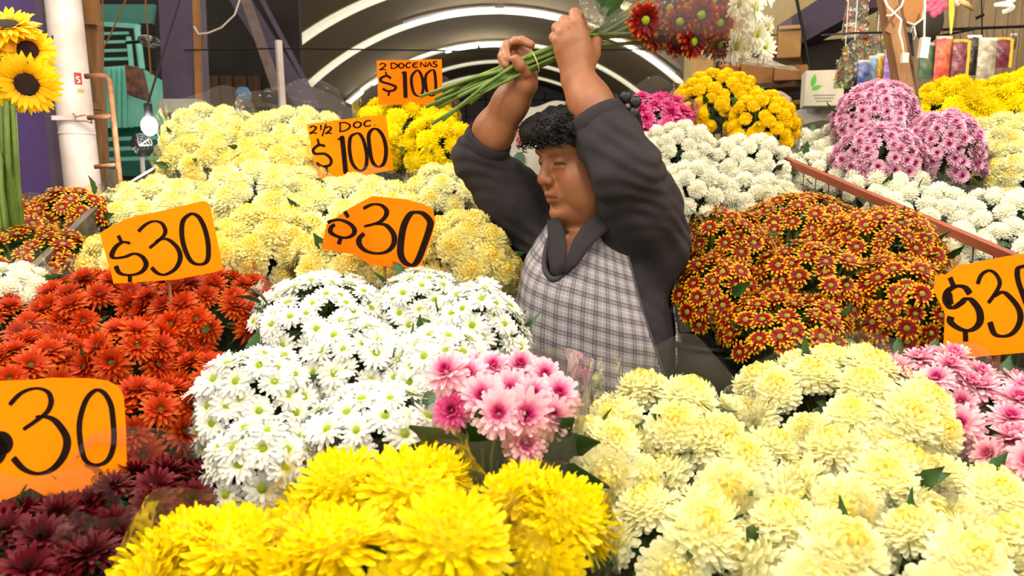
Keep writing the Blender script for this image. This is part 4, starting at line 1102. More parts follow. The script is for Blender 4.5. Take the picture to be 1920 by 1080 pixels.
bouquet('whitepom', (1205, 300, 1370, 420), 2.05, .056, 'white pompom bunch touching the raised dark sleeve', G, dense=.72, leaves=3)
bouquet('whitepom', (1330, 325, 1490, 420), 2.04, .056, 'white pompom bunch over the uppermost red and yellow daisies', G, dense=.72, leaves=3)
G = 'white pompom bunches beyond the brown rail'
bouquet('whitepom', (1460, 280, 1610, 355), 2.28, .056, 'white pompom bunch with dark leaves just beyond the top of the rail', G, dense=.72, leaves=6)
bouquet('whitepom', (1470, 248, 1640, 315), 2.44, .056, 'white pompom bunch farthest back beside the lilac flowers', G, dense=.72, leaves=3)
bouquet('whitepom', (1570, 300, 1720, 375), 2.14, .056, 'white pompom bunch under the lilac flowers', G, dense=.72, leaves=3)
bouquet('whitepom', (1640, 350, 1810, 430), 1.98, .058, 'white pompom bunch halfway down beyond the rail', G, dense=.72, leaves=3)
bouquet('whitepom', (1770, 350, 1990, 470), 1.88, .060, 'white pompom bunch at the right edge beyond the rail', G, dense=.72, leaves=3)
bouquet('whitepom', (1690, 420, 1850, 520), 1.80, .058, 'white pompom bunch seen through the wire mesh', G, dense=.72, leaves=3)
bouquet('whitepom', (1820, 420, 1990, 510), 1.76, .060, 'white pompom bunch behind the cut off price card', G, dense=.72, leaves=3)
G = 'pink bunches at the back right'
bouquet('magenta', (1150, 170, 1295, 250), 2.50, .070, 'magenta pink chrysanthemum bunch behind the black hair clip', G, leaves=0, back=.10)
bouquet('lilac', (1568, 150, 1715, 255), 2.34, .046, 'lilac pink chrysanthemum bunch left of the leaning wooden post', G, leaves=1, back=.06)
bouquet('lilac', (1570, 225, 1720, 330), 2.18, .047, 'lilac pink chrysanthemum bunch below its twin, drooping over white pompoms', G, leaves=1)
bouquet('lilac', (1695, 188, 1832, 325), 2.20, .048, 'lilac pink chrysanthemum bunch in front of the bright yellow bunch', G, leaves=1)
G = 'yellow button bunches'
bouquet('yellowpom', (1262, 132, 1425, 230), 2.62, .048, 'yellow button flower bunch in a clear sleeve with green leaves', G, dense=.72, leaves=6, back=.10)
bouquet('yellowpom', (1368, 172, 1488, 270), 2.44, .048, 'yellow button flower bunch in front of the brown paper wrap', G, dense=.72, leaves=2, back=.10)
G = 'bright yellow bunches at the top right'
bouquet('yellow', (1700, 142, 1862, 245), 2.66, .080, 'bright yellow bunch behind the leaning wooden post', G, leaves=0)
bouquet('yellow', (1830, 128, 2010, 240), 2.56, .082, 'bright yellow bunch under the hanging packets at the right edge', G, leaves=0)
G = 'cream bunches at the far right'
bouquet('cream', (1812, 226, 1990, 285), 2.46, .075, 'flat cream bunch directly below the bright yellow bunches at the right', G, leaves=0)
bouquet('cream', (1838, 255, 2010, 375), 2.20, .078, 'round cream chrysanthemum bunch at the right edge in a clear wrap', G, leaves=1)

# ---- the pink bouquet standing alone in its clear sleeve
def pink_sleeve():
    r = random.Random(5)
    d = 1.0
    base = P(930, 1010, d + .06); base.z = .551
    root = thing('bouquet', 'pink chrysanthemum bouquet with bare stems showing in a clear sleeve', 'bouquet', base, 'single wrapped bouquets')
    heads = [(838, 700, .0, .062), (880, 705, .03, .062), (925, 690, .05, .062), (975, 688, .05, .064), (1020, 705, .03, .06), (905, 745, -.02, .066), (955, 735, 0, .068),
             (1000, 740, -.02, .066), (1045, 740, .0, .064), (935, 775, -.05, .07), (985, 780, -.04, .07), (1035, 780, -.03, .066), (848, 770, -.02, .05), (985, 830, -.05, .066),
             (865, 715, .06, .055), (1060, 755, .04, .055), (1010, 800, -.02, .066), (890, 690, .09, .06), (950, 700, .09, .06), (1000, 700, .08, .06)]
    mb = MB()
    for i, (x, y, dd, s) in enumerate(heads):
        p = P(x, y, d + dd)
        n = Vector(((x - 940) / 400, -.55 - (y - 690) / 250, .9 - (y - 690) / 220))
        add_flower(root, 'magenta' if i in (12, 14) else 'pink', p, n, s, r)
        e = base + Vector((r.uniform(-.02, .02), r.uniform(-.02, .02), .004))
        q = P(x * .55 + 905 * .45, 860, d + dd * .4)
        mb.tube([e, q, p - n.normalized() * .01], .0026, 6, cap=False)
    mb.obj('stems', M_STEM, root, True)
    for x, y, a, s in ((880, 880, 2.2, 1.7), (960, 885, .9, 2.0), (1000, 860, .5, 1.5), (920, 905, 1.6, 2.0), (860, 860, 2.7, 1.3), (950, 840, 1.3, 1.4), (985, 900, .2, 1.7)):
        p = P(x, y, d + .02)
        dr = Vector((math.cos(a), -.25, math.sin(a))).normalized(); yv = Vector((0.25, 1, .3)).cross(dr).normalized(); zv = dr.cross(yv)
        put('leaf', LEAF, root, Matrix.Translation(p) @ Matrix(((dr.x, yv.x, zv.x), (dr.y, yv.y, zv.y), (dr.z, yv.z, zv.z))).to_4x4() @ Matrix.Scale(s, 4))
    mb = MB()
    c = P(945, 760, d + .03)
    def fn(u, v):
        a = 2 * math.pi * u
        k = 1 + .03 * math.sin(9 * a) * v
        top = c + Vector((.112 * k * math.cos(a) + .012, .10 * k * math.sin(a), .02 + .045 * math.cos(a - .6)))
        low = base + Vector((.04 * math.cos(a), .04 * math.sin(a), .006))
        return low.lerp(top, v)
    mb.grid(fn, 44, 8, True)
    mb.obj('cellophane_wrap', M_FILM_W, root, True)
pink_sleeve()

# ---- sunflowers at the left edge
def sunflowers():
    r = random.Random(9); d = 1.62
    base = P(20, 345, d); base.z = stand_z(base.x, base.y)
    base = Vector((base.x, base.y, .76))
    root = thing('sunflower_bunch', 'bunch of sunflowers on thick green stems at the left edge', 'bouquet', base)
    mb = MB()
    for x, y, s, n in ((52, 95, .125, (.45, -.9, .25)), (50, 158, .125, (.35, -.9, -.25)), (-6, 118, .125, (.1, -1, .15)), (-4, 165, .12, (.0, -1, -.1)), (15, 48, .11, (.2, -.6, .9)), (-50, 80, .12, (-.2, -1, .4))):
        p = P(x, y, d + r.uniform(-.03, .03))
        add_flower(root, 'sunflower', p, Vector(n), s, r)
    for k in range(11):
        x = -28 + k * 5.5
        q = P(x * .75 + 4, 205, d + r.uniform(-.02, .05)); b2 = P(x + 6, 350, d + r.uniform(-.02, .05))
        e = Vector((b2.x * .5 + base.x * .5, b2.y, base.z + .003))
        mb.tube([e, b2, q, P(x * .9 + 10, 130, d + .04)], .0065, 7)
    mb.obj('stems', M_STEM, root, True)
    for x, y, a, s in ((30, 140, .4, 1.0), (20, 70, 1.9, 1.0), (35, 130, 2.4, .9), (8, 140, -.4, .9)):
        p = P(x, y, d + .01); dr = Vector((math.cos(a), -.4, math.sin(a))).normalized(); yv = Vector((.2, 1, .2)).cross(dr).normalized(); zv = dr.cross(yv)
        put('leaf', LEAF, root, Matrix.Translation(p) @ Matrix(((dr.x, yv.x, zv.x), (dr.y, yv.y, zv.y), (dr.z, yv.z, zv.z))).to_4x4() @ Matrix.Scale(s, 4))
sunflowers()

# ---- the bouquet the woman lifts
def held():
    r = random.Random(21)
    d = 1.52
    grip = P(1105, 70, d)
    root = thing('bouquet', 'lifted bouquet of dark red and white daisies in cellophane held overhead', 'bouquet', grip, 'single wrapped bouquets')
    red = []; white = []
    for i in range(400):
        x, y = r.uniform(1195, 1350), r.uniform(-120, 100)
        lim = 55 + (x - 1195) * .45                     # lower outline runs down to the right
        if y > lim or y > 92: continue
        q = P(x, y, d + .10 - .16 * r.random())
        if all((q - o).length > .038 for o in red): red.append(q)
    for i in range(400):
        x, y = r.uniform(1352, 1440), r.uniform(-130, 92)
        q = P(x, y, d + .12 - .18 * r.random())
        if all((q - o).length > .044 for o in white): white.append(q)
    for q in red:
        add_flower(root, 'darkred', q, Vector((.35 + r.uniform(-.4, .4), -1, -.1 + r.uniform(-.45, .3))), .070, r)
    for q in white:
        add_flower(root, 'white', q, Vector((.7 + r.uniform(-.4, .4), -.8, -.1 + r.uniform(-.4, .4))), .064, r)
    # stems run from the heads through both hands to the cut ends
    mb = MB()
    a = P(1100, 75, d); b = P(990, 120, d)
    ends = [(795, 232, -.02), (788, 185, .01), (800, 205, .0), (815, 200, .02), (830, 190, .01), (850, 190, -.01), (845, 172, .02), (880, 168, 0), (800, 190, .03), (870, 180, -.02)]
    for i in range(18):
        ex, ey, ed = ends[i % len(ends)]
        f = (red + white)[(i * 11) % (len(red) + len(white))]
        off = Vector((0, r.uniform(-.014, .014), r.uniform(-.016, .016)))
        e = P(ex + r.uniform(-4, 40), ey + r.uniform(-6, 6) - 8 * (i > 9), d + ed + r.uniform(-.02, .02))
        mid = (b + off) * .5 + e * .5 + Vector((0, 0, .006))
        mb.tube([e, mid, b + off, a + off * .7, a.lerp(f, .35) + off * .5, f], .0036, 6)
    mb.obj('stems', M_STEM, root, True)
    # rubber band
    mb = MB(); c = P(1004, 116, d); t = (a - b).normalized(); x1 = t.orthogonal().normalized(); y1 = t.cross(x1)
    mb.tube([c + (x1 * math.cos(k * .524) + y1 * math.sin(k * .524)) * .021 for k in range(12)], .0013, 5, closed=True)
    mb.obj('rubber_band', mat('rubber_band', rgb(196, 190, 110), .5), root, True)
    for x, y, an, s in ((1128, 30, 1.5, 1.1), (1135, 45, 1.2, 1.2), (1240, 60, .6, .6), (1300, 30, .2, .6)):
        p = P(x, y, d - .02); dr = Vector((math.cos(an), -.2, math.sin(an))).normalized(); yv = Vector((.2, 1, .2)).cross(dr).normalized(); zv = dr.cross(yv)
        put('leaf', LEAF, root, Matrix.Translation(p) @ Matrix(((dr.x, yv.x, zv.x), (dr.y, yv.y, zv.y), (dr.z, yv.z, zv.z))).to_4x4() @ Matrix.Scale(s, 4))
    # sleeve opens to the right from the grip
    mb = MB(); tip = P(1118, 55, d); c = P(1455, -8, d); ax = (c - tip).normalized(); u1 = Vector((0, 1, 0)); u1 = (u1 - ax * u1.dot(ax)).normalized(); v1 = ax.cross(u1)
    def fn(u, v):
        an = 2 * math.pi * u; k = 1 + .05 * math.sin(7 * an) * v + .03 * math.sin(19 * an) * v
        rad = (.02 + .125 * v ** .8) * k
        return tip.lerp(c, v) + (u1 * math.cos(an) + v1 * math.sin(an)) * rad + ax * (.03 * math.sin(3 * an) * v)
    mb.grid(fn, 48, 9, True)
    mb.obj('cellophane_wrap', M_FILM_W, root, True)
    # gathered end of the sleeve flaring over the fist
    mb = MB(); t0 = P(1112, 55, d - .02)
    def fn2(u, v):
        an = math.pi * (u - .5) * 1.1; k = 1 + .12 * math.sin(9 * u * 3.14)
        return t0 + Vector((.012 * math.sin(an) * (1 + 3.2 * v) * k + .010 * v, -.01 + .02 * math.cos(an) * v, .10 * v * k))
    mb.grid(fn2, 16, 6)
    mb.obj('wrap_end', M_FILM_W, root, True)
held()
# ================================================================ PRICE CARDS
M_CARD = mat('orange_card', rgb(236, 132, 0), 0.85, spec=.08, noise=0.12, nscale=5, bump=0.15, bscale=18, col2=rgb(230, 120, 0))
M_CARD2 = mat('orange_card_deep', rgb(232, 120, 0), 0.85, spec=.08, noise=0.15, nscale=4, bump=0.15, bscale=18, col2=rgb(224, 100, 0))
M_INK = mat('marker_ink', rgb(30, 16, 10), 0.9, noise=0.35, nscale=40, spec=.1)
M_STICK = mat('card_stick', rgb(150, 110, 60), 0.7, noise=0.3)
M_TAPE = film_mat('tape', (.97, .95, .9), .10, .5)

class Card:
    def __init__(s, label, cpix, d, yaw, pitch, group='orange price cards', material=None, bend=0.0):
        s.c = P(cpix[0], cpix[1], d)
        n = (CAM - s.c).normalized()
        side = Vector((0, 0, 1)).cross(n).normalized(); up = n.cross(side)
        n = Matrix.Rotation(D(yaw), 3, up) @ n
        side = Matrix.Rotation(D(yaw), 3, up) @ side
        s.n = Matrix.Rotation(D(pitch), 3, side) @ n
        s.m = material or M_CARD
        s.root = None; s.label = label; s.group = group
    def hit(s, px, py, off=0.0):
        r = ray(px, py); o = s.c + s.n * off
        return CAM + r * ((o - CAM).dot(s.n) / r.dot(s.n))
    def board(s, poly, low):
        pts = [s.hit(x, y) for x, y in poly]
        bx, by = low
        s.root = thing('price_card', s.label, 'price sign', s.hit(bx, by), s.group)
        # rounded outline
        MB().plate(pts, -s.n * .0022).obj('card', s.m, s.root)
        a = s.hit(bx, by - 30) - s.n * .005; b = a.copy(); b.z -= .16; b.y += .01
        MB().tube([a, b], .003, 6).obj('stick', M_STICK, s.root)
    def stroke(s, pts, wd, closed=False, taper=True, name='lettering', smooth=True, ang=None):
        """brush stroke along photo points; wd = (thin, thick) in pixels"""
        pp = catmull(pts, 6, closed) if smooth and len(pts) > 2 else list(pts)
        n = len(pp); L = []; R = []
        for i in range(n):
            a = pp[(i - 1) % n] if closed else pp[max(i - 1, 0)]; b = pp[(i + 1) % n] if closed else pp[min(i + 1, n - 1)]
            dx, dy = b[0] - a[0], b[1] - a[1]; l = math.hypot(dx, dy) or 1
            nx, ny = -dy / l, dx / l
            # a flat marker: thick on the verticals, thin on the horizontals
            w_ = 1.18 * wd[0] + 1.18 * (wd[1] - wd[0]) * abs(dy / l) ** 1.3
            if not closed and taper and i in (0, n - 1): w_ *= .75
            L.append((pp[i][0] + nx * w_ / 2, pp[i][1] + ny * w_ / 2)); R.append((pp[i][0] - nx * w_ / 2, pp[i][1] - ny * w_ / 2))
        mb = MB(); vs = []
        for i in range(n):
            vs += [s.hit(*L[i], .0006), s.hit(*R[i], .0006)]
        fs = [(2 * i, 2 * i + 1, 2 * i + 3, 2 * i + 2) for i in range(n - 1)]
        if closed: fs.append((2 * n - 2, 2 * n - 1, 1, 0))
        mb.add(vs, fs)
        return mb
    def sign(s, name, strokes):
        mb = MB()
        for st in strokes:
            q = s.stroke(*st[:2], **(st[2] if len(st) > 2 else {}))
            mb.add(q.v, q.f)
        mb.obj(name, M_INK, s.root)

def zz(z, ox, oy, k):
    return [(x / k + ox, y / k + oy) for x, y in z]

# --- tilted "$30" on the left
k = 3.375; Z = lambda z: zz(z, 0, 320, k)
c = Card('tilted orange price card marked 30 standing in the orange red daisies', (305, 455), 1.36, 8, -6)
c.board([(187, 437), (210, 423), (240, 409), (300, 396), (380, 377), (388, 378), (394, 386), (419, 505), (395, 512), (330, 524), (213, 532), (208, 510)], (315, 530))
c.sign('dollar_sign', [(Z([(748, 410), (768, 450)]), (6, 8)), (Z([(825, 460), (780, 452), (735, 480), (708, 530), (725, 552), (790, 545), (850, 525), (900, 545), (925, 590), (905, 632), (860, 655), (800, 660), (755, 645), (732, 602)]), (3.5, 8.5)), (Z([(822, 655), (822, 705)]), (8, 9))])
c.sign('digit', [(Z([(875, 385), (920, 342), (970, 320), (1020, 330), (1045, 370), (1040, 405), (1000, 445), (945, 490)]), (3, 7)), (Z([(985, 452), (1030, 430), (1080, 445), (1130, 500), (1140, 560), (1110, 620), (1050, 656), (1000, 650), (958, 612)]), (3.5, 8))])
c.sign('digit', [(Z([(1205, 275), (1160, 315), (1150, 390), (1165, 480), (1200, 560), (1240, 590), (1290, 588), (1316, 555), (1318, 470), (1300, 380), (1270, 310), (1240, 280)]), (4, 8), dict(closed=True))])
# --- cut corner "$30"
k = 3.310; Z = lambda z: zz(z, 400, 300, k)
c = Card('orange price card marked 30 with cut corners above the white daisies', (712, 435), 1.50, -4, -4, material=M_CARD2)
c.board(Z([(670, 552), (685, 480), (702, 400), (840, 302), (985, 224), (1195, 243), (1310, 276), (1362, 305), (1380, 380), (1350, 500), (1285, 672), (1150, 668), (980, 650), (860, 583)]), (720, 498))
c.sign('dollar_sign', [(Z([(815, 318), (838, 356)]), (6, 9)), (Z([(708, 390), (740, 376), (790, 372), (845, 395), (875, 430), (868, 462), (825, 482), (770, 474), (728, 448), (732, 418), (755, 400)]), (4, 8)), (Z([(790, 484), (778, 524)]), (8, 9))])
c.sign('digit', [(Z([(930, 302), (985, 276), (1040, 280), (1074, 312), (1068, 350), (1025, 388), (935, 412)]), (3.5, 8)), (Z([(1000, 396), (1070, 404), (1118, 460), (1120, 520), (1082, 565), (1020, 580), (950, 565), (910, 530), (905, 490), (936, 455)]), (4, 9))])
c.sign('digit', [(Z([(1245, 325), (1300, 332), (1345, 380), (1340, 430), (1310, 520), (1270, 620), (1235, 652), (1190, 635), (1162, 580), (1168, 480), (1185, 400), (1215, 345)]), (5, 11), dict(closed=True))])
# --- big lower-left "$30", its left end outside the frame
k = 2.25; Z = lambda z: zz(z, 0, 600, k)
c = Card('big orange price card marked 30 at the lower left with a torn lower edge', (90, 820), .98, 6, -4)
c.board([(-120, 722), (-40, 716), (0, 714), (60, 712), (98, 708), (165, 709), (200, 713), (222, 724), (232, 742), (236, 800), (239, 902), (205, 918), (150, 926), (84, 930), (57, 915), (30, 930), (0, 942), (-60, 950), (-125, 950)], (60, 925))
c.sign('dollar_sign', [([(-46, 738), (-44, 764)], (8, 10)), ([(-14, 778), (-42, 764), (-72, 776), (-80, 800), (-52, 816), (-16, 818), (6, 832), (0, 862), (-34, 882), (-72, 866)], (5, 12)), ([(-42, 882), (-42, 908)], (9, 10)),
    ([(2 + 11 * math.cos(q * .7854), 831 + 11 * math.sin(q * .7854)) for q in range(8)], (20, 20), dict(closed=True))])
c.sign('digit', [(Z([(40, 358), (90, 308), (150, 288), (200, 302), (216, 340), (204, 380), (170, 412), (98, 462)]), (4, 9)), (Z([(150, 410), (195, 408), (240, 432), (282, 500), (270, 570), (222, 628), (160, 648), (100, 628), (55, 580)]), (5, 13))])
c.sign('digit', [(Z([(402, 297), (362, 340), (336, 430), (340, 520), (360, 590), (405, 612), (455, 590), (480, 520), (476, 410), (465, 350), (437, 306)]), (5, 9), dict(closed=True))])
# --- right "$30", cut by the frame
k = 4.5; Z = lambda z: zz(z, 1720, 450, k)
c = Card('orange price card marked 30 at the right edge standing in the pink flowers', (1860, 575), 1.32, -8, -4)
c.board(Z([(150, 300), (240, 290), (270, 265), (340, 210), (430, 200), (600, 165), (780, 132), (900, 118), (1100, 85), (1230, 60), (1230, 930), (900, 950), (620, 975), (330, 1010), (210, 985), (225, 800), (232, 610), (160, 480), (140, 400)]), (1870, 665))
c.sign('dollar_sign', [(Z([(275, 315), (310, 400)]), (9, 11)), (Z([(445, 455), (400, 400), (330, 390), (260, 430), (240, 500), (270, 560), (310, 568), (370, 530), (410, 498), (460, 510), (520, 590), (530, 680), (490, 740), (420, 765), (340, 740), (280, 690), (285, 645)]), (5, 12)), (Z([(262, 450), (275, 545)]), (16, 16)), (Z([(405, 765), (408, 858)]), (11, 11))])
c.sign('digit', [(Z([(508, 372), (540, 295), (600, 258), (655, 280), (692, 340), (690, 390), (650, 460), (598, 532)]), (4, 7)), (Z([(650, 470), (720, 440), (790, 490), (860, 590), (865, 690), (810, 780), (730, 812), (650, 790), (612, 690)]), (4.5, 10))])
c.sign('digit', [(Z([(880, 225), (845, 250), (850, 340), (890, 460), (930, 560), (990, 640), (1060, 640), (1080, 540), (1050, 380), (980, 260), (930, 222)]), (5, 9), dict(closed=True))])

# --- letters for the two dozen cards: strokes in a unit box (x right, y down)
FONT = {
    'D': [[(.12, .05), (.12, .95)], [(.0, .06), (.5, .06), (.95, .4), (.8, .78), (.4, .95), (.0, .95)]],
    'O': [[(.5, .08), (.12, .3), (.1, .7), (.45, .95), (.85, .75), (.9, .35), (.5, .08)]],
    'C': [[(.9, .2), (.6, .06), (.2, .25), (.1, .6), (.35, .92), (.9, .82)]],
    'E': [[(.9, .1), (.4, .12), (.12, .35), (.12, .7), (.4, .93), (.92, .85)], [(.15, .5), (.7, .46)]],
    'N': [[(.1, .95), (.15, .08)], [(.15, .08), (.8, .92)], [(.8, .92), (.9, .05)]],
    'A': [[(.02, .95), (.48, .06)], [(.48, .06), (.95, .95)], [(.2, .66), (.8, .62)]],
    'S': [[(.9, .14), (.5, .04), (.15, .2), (.3, .44), (.75, .55), (.88, .78), (.5, .96), (.08, .85)]],
    '2': [[(.1, .25), (.45, .05), (.85, .2), (.7, .5), (.2, .85), (.12, .92), (.5, .84), (.98, .9)]],
    '1': [[(.5, .05), (.5, .95)]], '/': [[(.8, .0), (.2, 1.0)]], '.': [[(.35, .55), (.6, .6)]],
}
def word(card, items, wd):
    """items: (char, x0, y0, x1, y1, slant)"""
    for ch, x0, y0, x1, y1, sl in items:
        st = []
        for s_ in FONT[ch]:
            st.append(([(x0 + (x1 - x0) * a, y0 + (y1 - y0) * b + sl * (a - .5)) for a, b in s_], wd, dict(smooth=len(s_) > 3)))
        card.sign('letter' if ch.isalpha() else 'digit', st)

k = 4.319; Z = lambda z: zz(z, 560, 100, k)
def zi(items, k=4.319, ox=560, oy=100):
    return [(ch, x0 / k + ox, y0 / k + oy, x1 / k + ox, y1 / k + oy, sl / k) for ch, x0, y0, x1, y1, sl in items]
c = Card('orange card for two dozen at 100 above the yellow flowers', (767, 155), 2.58, 0, 0, material=M_CARD2)
c.board(Z([(632, 58), (1158, 48), (1168, 410), (645, 418)]), (767, 192))
word(c, zi([('2', 648, 78, 712, 140, 0), ('D', 742, 78, 802, 124, 0), ('O', 808, 76, 856, 122, 0), ('C', 866, 72, 912, 120, 0), ('E', 920, 72, 972, 118, 0), ('N', 980, 68, 1036, 116, 0), ('A', 1036, 68, 1086, 114, 0), ('S', 1086, 64, 1124, 112, 0)]), (2, 3))
c.sign('dollar_sign', [(Z([(705, 148), (714, 190)]), (2, 4)), (Z([(748, 205), (715, 182), (668, 200), (672, 228), (740, 250), (785, 270), (770, 298), (720, 305), (680, 285)]), (3.5, 5)), (Z([(735, 300), (726, 345)]), (3, 5))])
c.sign('digit', [(Z([(832, 160), (862, 148)]), (3, 3)), (Z([(858, 145), (862, 250), (866, 362)]), (5, 7))])
c.sign('digit', [(Z([(950, 142), (915, 190), (918, 270), (940, 330), (985, 345), (1008, 290), (1000, 200), (975, 145)]), (2.2, 5), dict(closed=True))])
c.sign('digit', [(Z([(1070, 138), (1030, 180), (1030, 260), (1050, 330), (1090, 340), (1110, 290), (1106, 190), (1095, 140)]), (2.2, 5), dict(closed=True))])
c = Card('orange card for two and a half dozen at 100 among cream flowers', (655, 278), 2.22, 4, -3)
c.board(Z([(64, 574), (400, 530), (706, 494), (730, 680), (768, 942), (450, 1005), (152, 1048), (110, 800)]), (665, 332))
word(c, zi([('2', 84, 585, 150, 655, 0), ('1', 168, 575, 192, 625, 0), ('/', 180, 570, 232, 672, 0), ('2', 214, 590, 270, 655, 0), ('D', 325, 555, 420, 632, -10), ('O', 442, 548, 510, 605, -8), ('C', 525, 540, 592, 595, -6), ('.', 596, 556, 640, 600, 0)]), (2, 3.6))
c.sign('dollar_sign', [(Z([(152, 690), (165, 742)]), (2, 5)), (Z([(215, 752), (165, 742), (118, 780), (135, 812), (215, 815), (262, 860), (250, 905), (190, 915), (142, 885)]), (4, 5)), (Z([(225, 910), (228, 985)]), (3, 5))])
c.sign('digit', [(Z([(316, 700), (362, 670)]), (4, 4)), (Z([(350, 668), (366, 810), (382, 975)]), (6, 8))])
c.sign('digit', [(Z([(470, 648), (420, 680), (412, 780), (435, 890), (490, 948), (540, 925), (552, 830), (530, 720), (500, 660)]), (3, 6), dict(closed=True))])
c.sign('digit', [(Z([(605, 612), (568, 660), (574, 760), (595, 870), (640, 918), (690, 890), (708, 790), (690, 690), (650, 625)]), (3, 6.5), dict(closed=True))])
stand('flower_stand', 'low dark front stand under the yellow and cream flowers', [0, 5])
stand('flower_stand', 'stepped dark stand under the white, orange and cream flowers on the left', [1, 2, 3, 4])
stand('flower_stand', 'stepped dark stand under the red and yellow daisies on the right', [6, 7, 8, 9])
# grey tray edge on the left
t = thing('tray_edge', 'grey metal tray edge running back between orange and red yellow flowers', 'rail', P(0, 610, 1.34))
a, b = P(-60, 645, 1.28), P(212, 372, 1.92)
MB().bar(a, b, .016, .045).obj('edge', M_STEEL, t)
MB().bar(b, P(300, 318, 2.35), .012, .03).obj('edge', M_STEEL, t)
MB().box(P(212, 350, 1.94), (.02, .02, .09)).obj('corner_post', M_STEEL, t)
for q in (a.lerp(b, .15), b): MB().bar(q, (q.x, q.y, stand_z(q.x, q.y)), .014, .014, up=(0, 1, 0)).obj('leg', M_STEEL, t)
# brown rail with wire mesh on the right
t = thing('divider_rail', 'reddish brown rail with wire mesh dividing the right stand', 'rail', P(1650, 430, 2.0))
a, b = P(1424, 280, 2.40), P(1905, 486, 1.64)
MB().bar(a, b, .020, .021, up=(0, -.3, 1)).obj('rail', M_BROWNRAIL, t)
MB().bar(P(1356, 245, 2.5), P(1378, 258, 2.48), .012, .012).obj('bracket', M_BROWNRAIL, t)
n = 17
for i in range(n + 1):
    p = a.lerp(b, i / n); MB().tube([p, p - Vector((0, 0, .17))], .0016, 5, cap=False).obj('wire', M_WIRE, t)
for j in (1, 2, 3):
    z = Vector((0, 0, -.05 * j)); MB().tube([a + z, b + z], .0016, 5, cap=False).obj('wire', M_WIRE, t)
for q in (a.lerp(b, .03), a.lerp(b, .97)): MB().bar(q, (q.x, q.y, stand_z(q.x, q.y) - .0), .016, .016, up=(0, 1, 0)).obj('leg', M_BROWNRAIL, t)

# black buckets showing in the gaps
def bucket(px, py, d, top, r, label):
    c_ = P(px, py, d); zb = stand_z(c_.x, c_.y)
    t = thing('flower_bucket', label, 'bucket', (c_.x, c_.y, zb), 'black flower buckets')
    mb = MB(); mb.grid(lambda u, v: Vector((c_.x + math.cos(u * 6.2832) * r * (.8 + .2 * v), c_.y + math.sin(u * 6.2832) * r * (.8 + .2 * v), zb + .001 + (top - zb) * v)), 24, 5, True)
    mb.add([Vector((c_.x + math.cos(k * .2618) * r * .8, c_.y + math.sin(k * .2618) * r * .8, zb + .001)) for k in range(24)], [tuple(range(23, -1, -1))])
    o = mb.obj('shell', M_BLACK, t, True); o.modifiers.new('s', 'SOLIDIFY').thickness = .004
    MB().tube([Vector((c_.x + math.cos(k * .2618) * r * 1.01, c_.y + math.sin(k * .2618) * r * 1.01, top)) for k in range(24)], .006, 6, closed=True).obj('rim', M_BLACK, t, True)
bucket(1335, 650, 1.60, 1.05, .085, 'black bucket in the dark gap between the apron and the red yellow daisies')
bucket(1712, 330, 2.20, 1.36, .10, 'black bucket under the lilac pink bunches')
bucket(1800, 320, 2.25, 1.36, .10, 'black bucket between the lilac and the round cream bunch')
